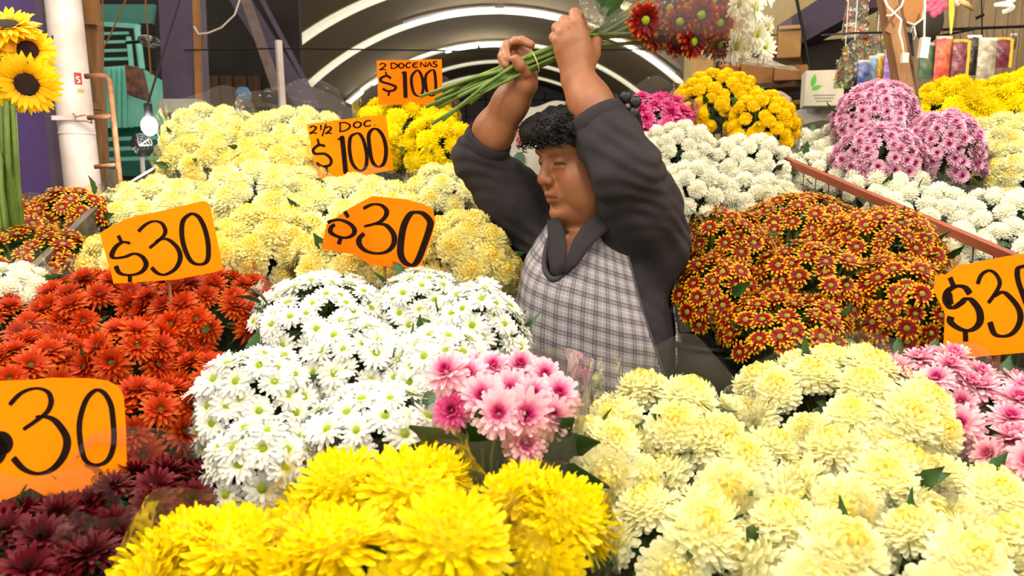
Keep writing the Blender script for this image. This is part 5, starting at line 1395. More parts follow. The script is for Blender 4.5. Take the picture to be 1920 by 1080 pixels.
# ================================================================ THE SELLER
class SDF:
    """signed distance grid with smooth unions, meshed with surface nets"""
    def __init__(s, lo, hi, h):
        s.lo = np.array(lo, float); s.h = h
        s.n = np.ceil((np.array(hi, float) - s.lo) / h).astype(int) + 1
        s.ax = [(s.lo[i] + h * np.arange(s.n[i])).astype(np.float32) for i in range(3)]
        s.phi = np.full(s.n, 0.2, np.float32)
    def sub(s, lo, hi):
        a = np.clip(np.floor((np.array(lo) - s.lo) / s.h).astype(int), 0, s.n)
        b = np.clip(np.ceil((np.array(hi) - s.lo) / s.h).astype(int) + 1, 0, s.n)
        sl = tuple(slice(a[i], b[i]) for i in range(3))
        g = (s.ax[0][sl[0]][:, None, None], s.ax[1][sl[1]][None, :, None], s.ax[2][sl[2]][None, None, :])
        return sl, g
    def mix(s, sl, d, k, cut=False):
        a = s.phi[sl]
        if cut:
            d = -d; q = np.maximum(k - np.abs(a - d), 0) / k; s.phi[sl] = np.maximum(a, d) + q * q * k * .25
        else:
            q = np.maximum(k - np.abs(a - d), 0) / k; s.phi[sl] = np.minimum(a, d) - q * q * k * .25
    def cone(s, a, b, ra, rb, k=.01, cut=False):
        a = np.array(a, float); b = np.array(b, float); R = max(ra, rb) + k + .03
        sl, (X, Y, Z) = s.sub(np.minimum(a, b) - R, np.maximum(a, b) + R)
        ba = b - a; L2 = max(float(ba @ ba), 1e-9)
        t = np.clip(((X - a[0]) * ba[0] + (Y - a[1]) * ba[1] + (Z - a[2]) * ba[2]) / L2, 0, 1)
        d = np.sqrt((X - a[0] - t * ba[0]) ** 2 + (Y - a[1] - t * ba[1]) ** 2 + (Z - a[2] - t * ba[2]) ** 2) - (ra + (rb - ra) * t)
        s.mix(sl, d.astype(np.float32), k, cut)
    def chain(s, pts, rs, k=.01):
        for i in range(len(pts) - 1): s.cone(pts[i], pts[i + 1], rs[i], rs[i + 1], k)
    def ell(s, c, r, k=.01, R=None, cut=False):
        c = np.array(c, float); r = np.array(r, float); M = np.eye(3) if R is None else np.array(R, float)   # columns are the axes
        e = max(r) + k + .03
        sl, (X, Y, Z) = s.sub(c - e, c + e)
        x, y, z = X - c[0], Y - c[1], Z - c[2]
        p = [(x * M[0, i] + y * M[1, i] + z * M[2, i]) for i in range(3)]
        k0 = np.sqrt((p[0] / r[0]) ** 2 + (p[1] / r[1]) ** 2 + (p[2] / r[2]) ** 2)
        k1 = np.sqrt((p[0] / r[0] ** 2) ** 2 + (p[1] / r[1] ** 2) ** 2 + (p[2] / r[2] ** 2) ** 2)
        d = k0 * (k0 - 1) / np.maximum(k1, 1e-6)
        s.mix(sl, d.astype(np.float32), k, cut)
    def field(s, fn):
        X, Y, Z = s.ax[0][:, None, None], s.ax[1][None, :, None], s.ax[2][None, None, :]
        near = np.abs(s.phi) < .03
        f = fn(X, Y, Z); s.phi = np.where(near, s.phi + f, s.phi).astype(np.float32)
    def mesh(s):
        phi = s.phi; ins = phi < 0
        nx, ny, nz = s.n
        cnt = np.zeros((nx - 1, ny - 1, nz - 1), np.int8)
        for i in (0, 1):
            for j in (0, 1):
                for k in (0, 1): cnt += ins[i:nx - 1 + i, j:ny - 1 + j, k:nz - 1 + k]
        act = (cnt > 0) & (cnt < 8)
        idx = np.argwhere(act); vid = np.full(act.shape, -1, np.int64); vid[act] = np.arange(len(idx))
        I, J, K = idx.T
        corner = {(i, j, k): phi[I + i, J + j, K + k] for i in (0, 1) for j in (0, 1) for k in (0, 1)}
        acc = np.zeros((len(idx), 3)); n = np.zeros(len(idx))
        for a in corner:
            for ax in range(3):
                if a[ax]: continue
                b = list(a); b[ax] = 1; b = tuple(b)
                va, vb = corner[a], corner[b]; m = (va < 0) != (vb < 0)
                t = np.where(m, va / np.where(m, va - vb, 1), 0)
                for q in range(3): acc[:, q] += np.where(m, a[q] + (t if q == ax else 0), 0)
                n += m
        V = s.lo + s.h * (idx + acc / n[:, None])
        F = []
        for ax in range(3):
            u, v = (ax + 1) % 3, (ax + 2) % 3
            sa = [slice(1, -1)] * 3; sa[ax] = slice(0, -1); sb = [slice(1, -1)] * 3; sb[ax] = slice(1, None)
            A = ins[tuple(sa)]; B = ins[tuple(sb)]
            e = np.argwhere(A != B)
            if not len(e): continue
            flip = A[tuple(e.T)]
            e = e + np.array([0 if q == ax else 1 for q in range(3)])
            def cell(du, dv):
                c = e.copy(); c[:, u] += du; c[:, v] += dv; return vid[c[:, 0], c[:, 1], c[:, 2]]
            q = np.stack([cell(-1, -1), cell(0, -1), cell(0, 0), cell(-1, 0)], 1)
            q[~flip] = q[~flip][:, ::-1]
            F.append(q)
        F = np.concatenate(F)
        return V, F[(F >= 0).all(1)]

def relax(V, F, it=2, lam=.5):
    e = np.concatenate([F[:, [0, 1]], F[:, [1, 2]], F[:, [2, 3]], F[:, [3, 0]]]); e = np.concatenate([e, e[:, ::-1]])
    deg = np.bincount(e[:, 0], minlength=len(V))[:, None]
    for _ in range(it):
        for l in (lam, -lam * .9):
            S = np.zeros_like(V)
            for q in range(3): S[:, q] = np.bincount(e[:, 0], weights=V[e[:, 1], q], minlength=len(V))
            V = V + l * (S / np.maximum(deg, 1) - V)
    return V

def np_mesh(name, V, F, mats, col=None, uv=None):
    me = bpy.data.meshes.new(name)
    me.from_pydata(V.tolist(), [], F.tolist())
    for m_ in (mats if isinstance(mats, list) else [mats]): me.materials.append(m_)
    if col is not None:
        at = me.color_attributes.new('Col', 'FLOAT_COLOR', 'POINT')
        at.data.foreach_set('color', np.concatenate([col, np.ones((len(V), 1))], 1).astype(np.float32).ravel())
    if uv is not None:
        l = me.uv_layers.new(name='UVMap'); li = np.zeros(len(me.loops), np.int64); me.loops.foreach_get('vertex_index', li)
        l.data.foreach_set('uv', uv[li].astype(np.float32).ravel())
    me.polygons.foreach_set('use_smooth', [True] * len(me.polygons)); me.update()
    return me

def to_px(V):
    q = V - np.array(CAM); d = q @ np.array(FWD)
    return np.stack([960 + FPX * q[:, 0] / d, 540 - FPX * (q @ np.array(UPV)) / d], 1)

def A(px, py, d): return np.array(P(px, py, d))

WD = 1.60
FEET = A(1120, 700, WD + .02); FEET[2] = 0
person = thing('person', 'seller in a dark sweater and checked apron lifting a bouquet with both hands', 'person', tuple(FEET))

# ---- head frame: forward, her left, up
yaw = D(64); hp = D(9)
Fh = Vector((-math.sin(yaw), -math.cos(yaw), 0)); Lh = Vector((0, 0, 1)).cross(Fh).normalized()
Rm = Matrix.Rotation(hp, 3, Lh); Fh = (Rm @ Fh).normalized(); Uh = Fh.cross(Lh).normalized()
HC = A(1101, 299, WD)
HB = np.array([list(Fh), list(Lh), list(Uh)]).T          # columns
HS = 1.04
def hd(f, l, u): return HC + HB @ (np.array([f, l, u]) * HS)
def er(*r): return np.array(r) * HS

# ---- arm joints (world)
SH_N, EL_N, WR_N = A(1222, 452, 1.63), A(1172, 318, 1.47), A(1085, 150, 1.50)      # near arm
SH_F, EL_F, WR_F = A(1022, 448, 1.76), A(896, 296, 1.68), A(980, 156, 1.56)        # far arm
NECK = A(1120, 425, 1.66)

body = SDF((-.20, 1.30, .80), (.46, 1.98, 1.86), .0031)
# torso core and arms under the clothes
body.ell(A(1120, 540, 1.66), (.13, .11, .17), .03)
body.ell(A(1125, 700, 1.66), (.14, .12, .18), .05)
body.cone(SH_F, SH_N, .05, .05, .05)
body.cone(SH_N, EL_N, .046, .042, .03); body.cone(SH_F, EL_F, .046, .042, .03)
body.chain([EL_N, EL_N * .62 + WR_N * .38, EL_N * .25 + WR_N * .75, WR_N], [.043, .047, .041, .036], .02)
body.chain([EL_F, EL_F * .62 + WR_F * .38, EL_F * .25 + WR_F * .75, WR_F], [.041, .043, .036, .031], .02)
# neck
body.cone(hd(-.025, 0, -.05), NECK, .056, .066, .02)
body.cone(NECK + np.array([-.02, -.04, -.03]), A(1070, 486, 1.59), .045, .045, .03)
# head
body.ell(hd(-.014, 0, .036), er(.098, .079, .090), .02, HB)
body.ell(hd(.030, 0, -.035), er(.064, .063, .088), .03, HB)
body.ell(hd(.060, 0, .045), er(.036, .058, .045), .03, HB)                  # forehead
for s in (-1, 1):
    body.ell(hd(.052, s * .040, -.036), er(.036, .031, .036), .02, HB)     # cheeks
    body.ell(hd(.022, s * .046, -.072), er(.046, .030, .038), .03, HB)     # jaw
    body.cone(hd(.086, s * .040, .030), hd(.092, s * .010, .026), .010, .010, .012)   # brow ridge
body.ell(hd(.074, 0, -.096), er(.026, .030, .022), .018, HB)                 # chin
body.ell(hd(.022, 0, -.104), er(.052, .056, .034), .02, HB)                # soft chin
body.ell(hd(.083, 0, -.058), er(.018, .030, .022), .014, HB)                # mouth area
for s in (-1, 1):
    body.ell(hd(.104, s * .031, .009), er(.017, .022, .014), .016, HB, cut=True)   # eye sockets
    body.ell(hd(.079, s * .032, .010), er(.0150, .0165, .0128), .004, HB)   # lidded eyeball
    body.cone(hd(.084, s * .044, -.004), hd(.090, s * .020, -.003), .003, .003, .008)   # lower lid
body.cone(hd(.090, 0, .016), hd(.106, 0, -.020), .0085, .0120, .012)       # nose
body.ell(hd(.1065, 0, -.0255), er(.0125, .0135, .0110), .007, HB)
for s in (-1, 1):
    body.ell(hd(.098, s * .0145, -.028), er(.0110, .0080, .0090), .005, HB)
    body.ell(hd(.100, s * .0070, -.0370), er(.006, .0032, .004), .003, HB, cut=True)   # nostrils
    body.cone(hd(.094, s * .022, -.026), hd(.074, s * .036, -.058), .0014, .0016, .008, cut=True)  # smile fold
    body.ell(hd(-.012, s * .080, -.004), er(.020, .009, .031), .006, HB)    # ears
for s in (-1, 1):
    body.cone(hd(.091, s * .024, -.0595), hd(.1015, s * .004, -.0545), .0040, .0058, .005)   # upper lip
    body.cone(hd(.089, s * .022, -.0655), hd(.0980, 0, -.0680), .0040, .0068, .005)          # lower lip
    body.cone(hd(.0955, s * .027, -.0625), hd(.1075, 0, -.0608), .0013, .0016, .0025, cut=True)
body.cone(hd(.096, -.014, -.080), hd(.096, .014, -.080), .004, .004, .012, cut=True)

# near hand: back of the hand to the viewer, fingers over the stems
def hand(wr, kn, rk, palm_r, fingers, thumb, kp=.012):
    for K, r in zip(kn, rk): body.cone(wr, K, palm_r, r, kp)
    for i in range(len(kn) - 1): body.cone(kn[i] * .8 + wr * .2, kn[i + 1] * .8 + wr * .2, .013, .013, .01)
    for K, f, r in zip(kn, fingers, rk):
        pts = [K] + f; body.chain(pts, [r, r * .92, r * .84, r * .74][:len(pts)], .0035)
    body.chain(thumb[0], thumb[1], .006)
kn = [A(1084, 46, 1.478), A(1067, 51, 1.470), A(1053, 61, 1.470), A(1045, 76, 1.476)]
fin = [[A(1077, 26, 1.500), A(1086, 30, 1.528), A(1096, 50, 1.536)],
       [A(1057, 40, 1.496), A(1064, 46, 1.536), A(1076, 66, 1.544)],
       [A(1044, 52, 1.496), A(1050, 62, 1.536), A(1064, 82, 1.546)],
       [A(1038, 70, 1.500), A(1042, 82, 1.534), A(1056, 98, 1.544)]]
hand(WR_N, kn, [.0122, .0120, .0114, .0104], .026, fin,
     ([A(1098, 128, 1.500), A(1112, 100, 1.508), A(1118, 76, 1.522), A(1108, 58, 1.534)], [.018, .0145, .0125, .0105]))
body.ell(A(1078, 96, 1.488), (.036, .017, .045), .015)
# far hand: palm behind the stems, fingers over the top, thumb in front
kn = [A(988, 97, 1.575), A(975, 92, 1.582), A(963, 97, 1.580), A(954, 107, 1.574)]
fin = [[A(966, 78, 1.553), A(978, 76, 1.528), A(996, 84, 1.518)],
       [A(952, 84, 1.556), A(946, 92, 1.522), A(952, 110, 1.508)],
       [A(945, 96, 1.556), A(941, 106, 1.522), A(949, 122, 1.510)],
       [A(942, 112, 1.552), A(943, 120, 1.526), A(953, 131, 1.516)]]
hand(WR_F, kn, [.0112, .0112, .0106, .0098], .024, fin,
     ([A(990, 142, 1.548), A(984, 134, 1.528), A(974, 122, 1.507), A(967, 111, 1.500)], [.017, .0145, .0118, .0098]))
body.ell(A(984, 128, 1.568), (.028, .016, .034), .014)

V, F = body.mesh(); V = relax(V, F, 2)
q = (V - HC) @ HB / HS                        # head coordinates f, l, u
f_, l_, u_ = q.T
base = np.array(rgb(154, 98, 64)); col = np.tile(base, (len(V), 1))
def blend(w_, c): 
    global col
    w_ = np.clip(w_, 0, 1)[:, None]; col = col * (1 - w_) + np.array(c) * w_
inhead = (np.abs(l_) < .09) & (u_ > -.13) & (u_ < .14) & (f_ > .03) & (f_ < .13)
def spot(f0, l0, u0, rf, rl, ru): return np.exp(-(((f_ - f0) / rf) ** 2 + ((np.abs(l_) - l0) / rl) ** 2 + ((u_ - u0) / ru) ** 2))
blend(inhead * .55 * spot(.085, .045, -.028, .05, .022, .022), rgb(152, 78, 52))         # cheek colour
blend(inhead * .5 * spot(.115, 0, -.026, .02, .016, .014), rgb(150, 78, 54))
lipw = inhead * (np.abs(l_) < .026) * np.clip((.0090 - np.abs(u_ + .0615 - .004 * (np.abs(l_) / .025))) / .003, 0, 1) * (f_ > .088)
blend(lipw * .75, rgb(126, 62, 50))
blend(inhead * (np.abs(l_) < .027) * np.clip((.0022 - np.abs(u_ + .0615)) / .0012, 0, 1) * (f_ > .086), rgb(92, 44, 36))  # shade in the mouth crease painted into the skin colour
bw = inhead * (np.abs(l_) > .014) * (np.abs(l_) < .052) * np.clip((.0042 - np.abs(u_ - .0335 - .006 * np.sin((np.abs(l_) - .012) / .042 * 3.1))) / .002, 0, 1)
blend(bw * .38, rgb(70, 46, 34))
blend(inhead * .95 * np.clip((.0034 - np.abs(u_ - .005 + .10 * (np.abs(l_) - .032) ** 2 / .02)) / .0012, 0, 1) * (np.abs(l_) > .019) * (np.abs(l_) < .047) * (f_ > .07), rgb(46, 28, 22))   # lash line
blend(inhead * .5 * spot(.09, .032, .019, .02, .02, .004), rgb(112, 66, 44))  # upper lid crease, its shade painted as darker skin
m = bpy.data.materials.new('skin'); m.use_nodes = True; nt = m.node_tree; b = nt.nodes['Principled BSDF']
at = nt.nodes.new('ShaderNodeAttribute'); at.attribute_name = 'Col'
tc = nt.nodes.new('ShaderNodeTexCoord'); n1 = nt.nodes.new('ShaderNodeTexNoise'); n1.inputs['Scale'].default_value = 26; n1.inputs['Detail'].default_value = 4
nt.links.new(tc.outputs['Object'], n1.inputs['Vector'])
mr = nt.nodes.new('ShaderNodeMapRange'); mr.inputs['To Min'].default_value = .80; mr.inputs['To Max'].default_value = 1.12
hs = nt.nodes.new('ShaderNodeHueSaturation'); nt.links.new(n1.outputs['Fac'], mr.inputs['Value']); nt.links.new(mr.outputs[0], hs.inputs['Value'])
nt.links.new(at.outputs['Color'], hs.inputs['Color']); nt.links.new(hs.outputs[0], b.inputs['Base Color'])
b.inputs['Roughness'].default_value = .5; b.inputs['Subsurface Weight'].default_value = .12; b.inputs['Subsurface Radius'].default_value = (.012, .005, .003); b.inputs['Subsurface Scale'].default_value = .6
n2 = nt.nodes.new('ShaderNodeTexNoise'); n2.inputs['Scale'].default_value = 260; nt.links.new(tc.outputs['Object'], n2.inputs['Vector'])
bp = nt.nodes.new('ShaderNodeBump'); bp.inputs['Strength'].default_value = .18; bp.inputs['Distance'].default_value = .002
nt.links.new(n2.outputs['Fac'], bp.inputs['Height']); nt.links.new(bp.outputs[0], b.inputs['Normal'])
M_SKIN = m
put('body', np_mesh('body', V, F, M_SKIN, col), person)

# ---- sweater
def torso(S, off, low=True):
    S.ell(A(1118, 520, 1.665), (.150 + off, .118 + off, .150), .04)
    S.cone(SH_F + np.array([.02, 0, -.01]), SH_N + np.array([-.01, .01, -.02]), .060 + off, .072 + off, .05)
    S.ell(A(1080, 560, 1.615), (.105 + off, .085 + off, .085 + off), .06)           # bust
    S.ell(A(1124, 650, 1.655), (.168 + off, .140 + off, .160), .07)                # belly
    S.ell(A(1124, 800, 1.665), (.172 + off, .140 + off, .170), .07)
sw = SDF((-.24, 1.28, .76), (.50, 1.98, 1.64), .0048)
torso(sw, 0)
CUF_N = EL_N * .38 + WR_N * .62 + np.array([.0, 0, -.004]); CUF_F = EL_F * .72 + WR_F * .28
sw.chain([SH_N, SH_N * .5 + EL_N * .5, EL_N], [.082, .076, .068], .05)
sw.chain([EL_N, EL_N * .5 + CUF_N * .5, CUF_N], [.068, .062, .052], .02)
sw.chain([SH_F, SH_F * .5 + EL_F * .5, EL_F], [.076, .066, .056], .05)
sw.chain([EL_F, CUF_F], [.056, .049], .02)
# cut the sleeve ends square and the neck opening
def plane_cut(S, p, n, R):
    n = np.array(n) / np.linalg.norm(n); sl, (X, Y, Z) = S.sub(p - R, p + R)
    d = -((X - p[0]) * n[0] + (Y - p[1]) * n[1] + (Z - p[2]) * n[2])
    near = ((X - p[0]) ** 2 + (Y - p[1]) ** 2 + (Z - p[2]) ** 2) < R * R
    S.phi[sl] = np.where(near, np.maximum(S.phi[sl], -d), S.phi[sl])
plane_cut(sw, CUF_N, WR_N - EL_N, .085); plane_cut(sw, CUF_F, WR_F - EL_F, .075)
sw.cone(NECK + np.array([-.005, -.005, -.035]), hd(-.01, 0, -.06), .060, .075, .012, cut=True)
sw.cone(A(1076, 408, 1.50), A(1065, 480, 1.515), .020, .008, .006, cut=True)
def folds(X, Y, Z):
    f = 0
    for E, S_, W in ((EL_N, SH_N, WR_N), (EL_F, SH_F, WR_F)):
        a = (E - S_) / np.linalg.norm(E - S_)
        t = (X - E[0]) * a[0] + (Y - E[1]) * a[1] + (Z - E[2]) * a[2]
        r2 = (X - E[0]) ** 2 + (Y - E[1]) ** 2 + (Z - E[2]) ** 2
        f = f + .0034 * np.sin(t * 165 + 9 * np.sin(X * 22 + Z * 14)) * np.exp(-r2 / .010)
        r3 = (X - S_[0]) ** 2 + (Y - S_[1]) ** 2 + (Z - S_[2]) ** 2
        f = f + .0030 * np.sin((X * .8 + Z * 1.1 + Y * .4) * 95 + 5 * np.sin(Z * 25 + X * 14)) * np.exp(-r3 / .022)
    return f + .0016 * np.sin(X * 60 + Z * 35) * np.sin(Z * 48 + Y * 40)
sw.field(folds)
V, F = sw.mesh(); V = relax(V, F, 2)
M_SW = mat('sweater_knit', rgb(52, 48, 51), .92, noise=.22, nscale=22, bump=.2, bscale=500, spec=.2)
o = put('sweater', np_mesh('sweater', V, F, M_SW), person)
swV, swF = V, F
# ribbed cuffs
def cuff(C, E, W, r, name):
    a = (W - E) / np.linalg.norm(W - E); a_ = Vector(a); x_ = a_.orthogonal().normalized(); y_ = a_.cross(x_)
    mb = MB(); mb.grid(lambda u, v: Vector(C) + (x_ * math.cos(u * 6.2832) + y_ * math.sin(u * 6.2832)) * (r * (1 + .05 * math.sin(v * 3.14))) + a_ * (-.030 + .034 * v), 28, 5, True)
    o = mb.obj(name, M_SW, person, True); s_ = o.modifiers.new('s', 'SOLIDIFY'); s_.thickness = .005; s_.offset = -1
cuff(CUF_N, EL_N, WR_N, .0555, 'cuff'); cuff(CUF_F, EL_F, WR_F, .0520, 'cuff')

# ---- apron: a shell over the torso, cut to the bib outline
from mathutils.bvhtree import BVHTree
ap = SDF((-.16, 1.36, .70), (.44, 1.98, 1.42), .0042)
torso(ap, .008)
def drape(X, Y, Z):
    k = np.clip((1.25 - Z) / .3, 0, 1)
    return k * (.0045 * np.sin(X * 46 + Y * 30 + 6 * (1.2 - Z)) + .003 * np.sin(X * 90 - Y * 40 + Z * 16)) + .0015 * np.sin(X * 30 + Z * 50)
ap.field(drape)
V, F = ap.mesh(); V = relax(V, F, 2)
px = to_px(V)
def inside(poly, pts):
    x, y = pts.T; r = np.zeros(len(pts), bool); n = len(poly)
    for i in range(n):
        (x0, y0), (x1, y1) = poly[i], poly[(i + 1) % n]
        c = ((y0 > y) != (y1 > y)) & (x < (x1 - x0) * (y - y0) / ((y1 - y0) or 1e-9) + x0); r ^= c
    return r
N = np.zeros_like(V); a_, b_, c_ = V[F[:, 0]], V[F[:, 1]], V[F[:, 2]]; fn_ = np.cross(b_ - a_, c_ - a_)
for i in range(4): 
    for qx in range(3): N[:, qx] += np.bincount(F[:, i], weights=fn_[:, qx], minlength=len(V))
N /= np.maximum(np.linalg.norm(N, axis=1), 1e-12)[:, None]
view = V - np.array(CAM); facing = -(N * view).sum(1) / np.linalg.norm(view, axis=1)
NECKL = [(1046, 405), (1042, 425), (1030, 455), (1023, 485), (1024, 508), (1034, 523), (1046, 524), (1060, 508), (1078, 484), (1098, 456), (1118, 430), (1134, 405)]
ARMH = [(1158, 395), (1162, 420), (1172, 460), (1186, 520), (1202, 580), (1222, 640), (1240, 690), (1256, 740), (1272, 800), (1290, 900)]
BIB = NECKL + [(1146, 398)] + ARMH + [(1290, 1000), (900, 1000), (900, 560), (975, 500), (1000, 440), (1022, 405)]
bodyf = np.array([-.80, -.60, 0])
vis = facing > -.12
keep = (inside(BIB, px) & vis) | ((N @ bodyf > -.15) & (px[:, 0] < 1100) & (px[:, 1] > 470) & ~vis) | ((px[:, 0] > 1266) & (px[:, 1] > 430)) | ((N @ bodyf < -.55) & (px[:, 1] > 440))
FK = F[keep[F].all(1)]
used = np.unique(FK); mp = np.full(len(V), -1); mp[used] = np.arange(len(used))
cen = A(1120, 600, 1.66); ang = np.arctan2(V[:, 0] - cen[0], -(V[:, 1] - cen[1]))
uv = np.stack([ang * .165, V[:, 2] + .04 * ang], 1)
m = bpy.data.materials.new('checked_cotton'); m.use_nodes = True; nt = m.node_tree; b = nt.nodes['Principled BSDF']; b.inputs['Roughness'].default_value = .85
uvn = nt.nodes.new('ShaderNodeUVMap'); sp = nt.nodes.new('ShaderNodeSeparateXYZ'); nt.links.new(uvn.outputs[0], sp.inputs[0])
def node(op, a, b_=None, c_=None):
    n_ = nt.nodes.new('ShaderNodeMath'); n_.operation = op
    for i, v in enumerate((a, b_, c_)):
        if v is None: continue
        if isinstance(v, (int, float)): n_.inputs[i].default_value = v
        else: nt.links.new(v, n_.inputs[i])
    return n_.outputs[0]
def band(t, c0, hw):      # 1 inside |t - c0| < hw
    return node('LESS_THAN', node('ABSOLUTE', node('SUBTRACT', t, c0)), hw)
fac = []
for s_, per in ((sp.outputs[0], .027), (sp.outputs[1], .029)):
    t_ = node('FRACT', node('MULTIPLY', node('ADD', s_, 10.0), 1 / per))
    dark = node('MULTIPLY', band(t_, .5, .10), .20); l1 = node('MULTIPLY', band(t_, .37, .024), .85); l2 = node('MULTIPLY', band(t_, .63, .024), .85)
    wh = node('MULTIPLY', band(t_, .04, .025), -.26)
    fac.append(node('ADD', node('ADD', dark, l1), node('ADD', l2, wh)))
tot = node('ADD', node('MULTIPLY', fac[0], .62), node('MULTIPLY', fac[1], .75))
cr = nt.nodes.new('ShaderNodeValToRGB'); e = cr.color_ramp.elements
e[0].position = 0; e[0].color = (*rgb(196, 190, 188), 1); e[1].position = 1; e[1].color = (*rgb(52, 46, 56), 1)
x_ = cr.color_ramp.elements.new(.30); x_.color = (*rgb(144, 138, 142), 1); x_ = cr.color_ramp.elements.new(.62); x_.color = (*rgb(92, 86, 96), 1)
nt.links.new(node('ADD', tot, .28), cr.inputs[0]); nt.links.new(cr.outputs[0], b.inputs['Base Color'])
M_PLAID = m
o = put('apron', np_mesh('apron', V[used], mp[FK], M_PLAID, None, uv[used]), person)
s_ = o.modifiers.new('s', 'SOLIDIFY'); s_.thickness = .004; s_.offset = 1
# trim along neckline and armhole, laid on the apron surface
bv = BVHTree.FromPolygons(V.tolist(), F.tolist())
def on_surface(pts, lift=.003):
    out = []
    for x, y in pts:
        r = ray(x, y).normalized(); h = bv.ray_cast(CAM, r)
        if h[0] is not None: out.append(h[0] + h[1] * lift * (1 if h[1].dot(r) < 0 else -1))
    return out
M_TRIM = mat('apron_trim', rgb(50, 46, 52), .8, noise=.2, nscale=60)
MB().tube(on_surface(catmull(NECKL, 5)), .0065, 8).obj('apron_trim', M_TRIM, person, True)
MB().tube(on_surface(catmull(ARMH[:8], 5)), .0030, 6).obj('apron_trim', M_PLAID, person, True)

# ---- polo collar: two flaps around the neck opening
M_COLLAR = mat('collar_cloth', rgb(42, 37, 40), .85, noise=.2, nscale=40)
SK = BVHTree.FromPolygons(swV.tolist(), swF.tolist())
def flap(outline, lift, name):
    """collar flap over the sweater front, following the surface"""
    # outline: list of (inner px, outer px)
    vs = []; n = 5
    for (x0, y0), (x1, y1), d0, d1 in outline:
        for j in range(n):
            t = j / (n - 1); p = P(x0 + (x1 - x0) * t, y0 + (y1 - y0) * t, d0 + (d1 - d0) * t)
            vs.append(p + Vector((0, -.002 * math.sin(t * 3.14), .001 * math.sin(t * 3.14))))
    fs = [(i * n + j, (i + 1) * n + j, (i + 1) * n + j + 1, i * n + j + 1) for i in range(len(outline) - 1) for j in range(n - 1)]
    o = MB().add(vs, fs).obj(name, M_COLLAR, person, True); s_ = o.modifiers.new('s', 'SOLIDIFY'); s_.thickness = .003; s_.offset = 0
flap([((1146, 390), (1168, 402), 1.57, 1.55), ((1120, 402), (1150, 422), 1.53, 1.522), ((1094, 420), (1126, 444), 1.512, 1.505), ((1076, 448), (1102, 470), 1.510, 1.503), ((1064, 480), (1082, 498), 1.514, 1.508), ((1054, 508), (1062, 516), 1.520, 1.516)], 0, 'collar')
flap([((1048, 408), (1026, 414), 1.55, 1.56), ((1056, 426), (1028, 446), 1.53, 1.545), ((1062, 452), (1028, 480), 1.518, 1.538), ((1062, 484), (1032, 508), 1.516, 1.532), ((1056, 510), (1042, 522), 1.520, 1.528)], 0, 'collar')

# ---- hair
hr = SDF((-.06, 1.42, 1.30), (.40, 1.88, 1.66), .0036)
hr.ell(hd(-.010, 0, .038), er(.097, .087, .082), .02, HB)
hr.ell(hd(-.060, 0, .01), er(.046, .058, .065), .03, HB)
rr_ = random.Random(12)
for f0, l0, u0, r0 in ((.078, -.05, .076, .028), (.088, -.02, .078, .030), (.092, .012, .077, .030), (.084, .042, .073, .029), (.066, .062, .068, .029), (.060, .0, .088, .032), (.045, .045, .086, .033), (.045, -.045, .086, .033), (.108, -.01, .068, .021), (.105, .028, .066, .020), (.112, .005, .074, .021), (.090, .052, .060, .020), (.108, -.035, .070, .020), (.064, .074, .050, .020), (.030, .072, .066, .033), (.0, .080, .05, .03)):
    hr.ell(hd(f0, l0, u0), er(r0, r0, r0 * .8), .014, HB)
hr.ell(hd(-.070, .01, .082), er(.036, .042, .038), .02, HB)                     # gathered back
hr.cone(hd(-.088, .03, .06), hd(-.098, .045, -.07), .028, .018, .02)
hr.ell(hd(.060, 0, -.05), er(.075, .12, .105), .012, HB, cut=True)             # keep the face clear
hr.ell(hd(.10, 0, .022), er(.04, .10, .03), .012, HB, cut=True)
hr.field(lambda X, Y, Z: .0045 * np.sin(X * 150 + 4 * np.sin(Z * 60)) * np.sin(Z * 140 + 4 * np.sin(Y * 70)) + .0025 * np.sin(Y * 260 + X * 90))
V, F = hr.mesh()
M_HAIR = mat('black_hair', rgb(17, 12, 10), .6, noise=.3, nscale=60, bump=.9, bscale=160, stretch=(1, 1, .35), spec=.35)
put('hair', np_mesh('hair', V, F, M_HAIR), person)
mb = MB()
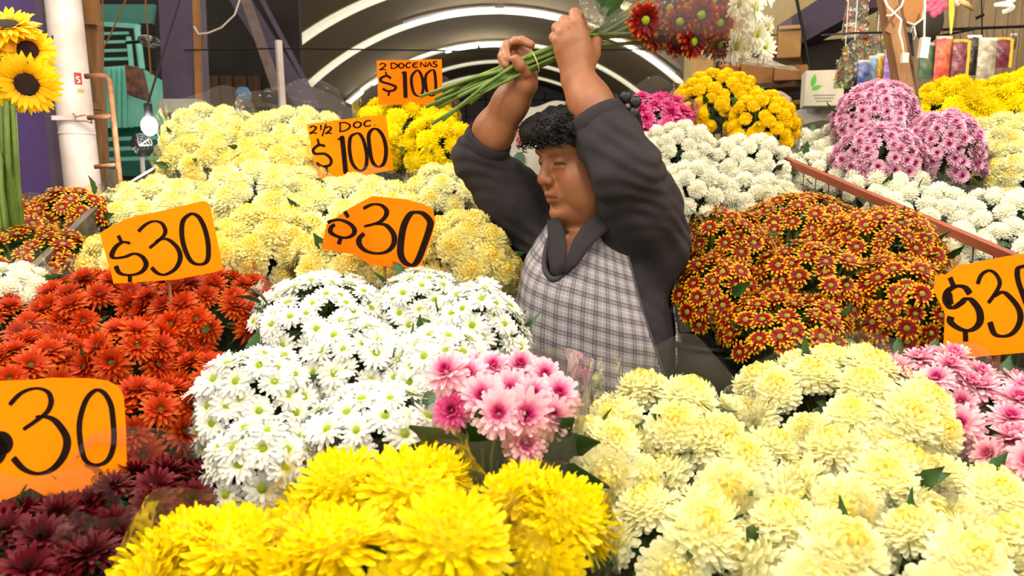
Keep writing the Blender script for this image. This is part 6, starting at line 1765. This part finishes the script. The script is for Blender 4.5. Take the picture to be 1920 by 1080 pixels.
for i in range(800):
    f0 = rr_.uniform(.02, .116); l0 = rr_.uniform(-.065, .085); u0 = rr_.uniform(.052, .094) - max(0, f0 - .09) * .4
    a = rr_.uniform(0, 6.28); rad = rr_.uniform(.005, .012); pts = []
    dirv = np.array([rr_.uniform(.1, .9), rr_.uniform(-.6, .9), rr_.uniform(-1.0, .5)])
    for k in range(9):
        t = k / 8
        pts.append(Vector(hd(f0 + rad * math.cos(a + t * 6) + .009 * t * dirv[0], l0 + rad * math.sin(a + t * 6) + .010 * t * dirv[1], u0 + .013 * t * dirv[2] + .005 * math.sin(t * 5))))
    mb.tube(pts, [.0011] * 6 + [.0009, .0008, .0005], 4, cap=False)
o = mb.obj('curls', M_HAIR, person, True); o['kind'] = 'stuff'
# black flower hair clip
cp = A(1174, 201, 1.53)
clip = thing('hair_clip_anchor', '', '', cp); del clip['label']; del clip['category']; clip.name = 'hair_clip'; clip.parent = person; clip.location = Vector(cp) - Vector(FEET)
M_CLIP = mat('black_gloss', rgb(10, 9, 9), .4)
for k in range(5):
    an = k * 1.2566 + .5; c_ = Vector(cp) + Vector((.0195 * math.cos(an), -.012, .0195 * math.sin(an)))
    MB().ball(c_, (.0125, .004, .0125), 12, 8).obj('clip_petal', M_CLIP, clip, True)
MB().ball(Vector(cp) + Vector((0, -.016, 0)), .0065, 10, 7).obj('clip_centre', M_STEEL, clip, True)
MB().tube([Vector(cp), Vector(hd(-.08, .03, .08))], .010, 8).obj('clip_bar', M_CLIP, clip, True)

# ---- trousers and shoes (behind the stand)
tr = SDF((-.12, 1.40, 0.04), (.46, 1.95, .95), .009)
hipc = A(1124, 800, 1.665)
tr.ell(hipc, (.165, .135, .12), .04)
for s in (-1, 1):
    h_ = hipc + np.array([s * .075, 0, -.06]); kx = np.array([FEET[0] + s * .085, FEET[1] + .0, .46]); an_ = np.array([FEET[0] + s * .09, FEET[1] + .03, .07])
    tr.chain([h_, kx, an_], [.095, .068, .055], .03)
V, F = tr.mesh(); put('trousers', np_mesh('trousers', relax(V, F, 1), F, mat('dark_trousers', rgb(36, 34, 40), .9, noise=.2)), person)
for s in (-1, 1):
    b0 = Vector((FEET[0] + s * .09, FEET[1] - .02, 0)); mb = MB()
    mb.grid(lambda u, v: b0 + Vector((.045 * math.cos(u * 6.283) * (1 - .5 * v * v), -.03 + .125 * math.sin(u * 6.283) * (1 - .35 * v * v) + .03 * v, .002 + .085 * v)), 20, 6, True)
    mb.add([b0 + Vector((.045 * math.cos(k * .314), -.03 + .125 * math.sin(k * .314), .002)) for k in range(20)], [tuple(range(19, -1, -1))])
    mb.obj('shoe', M_BLACK, person, True)
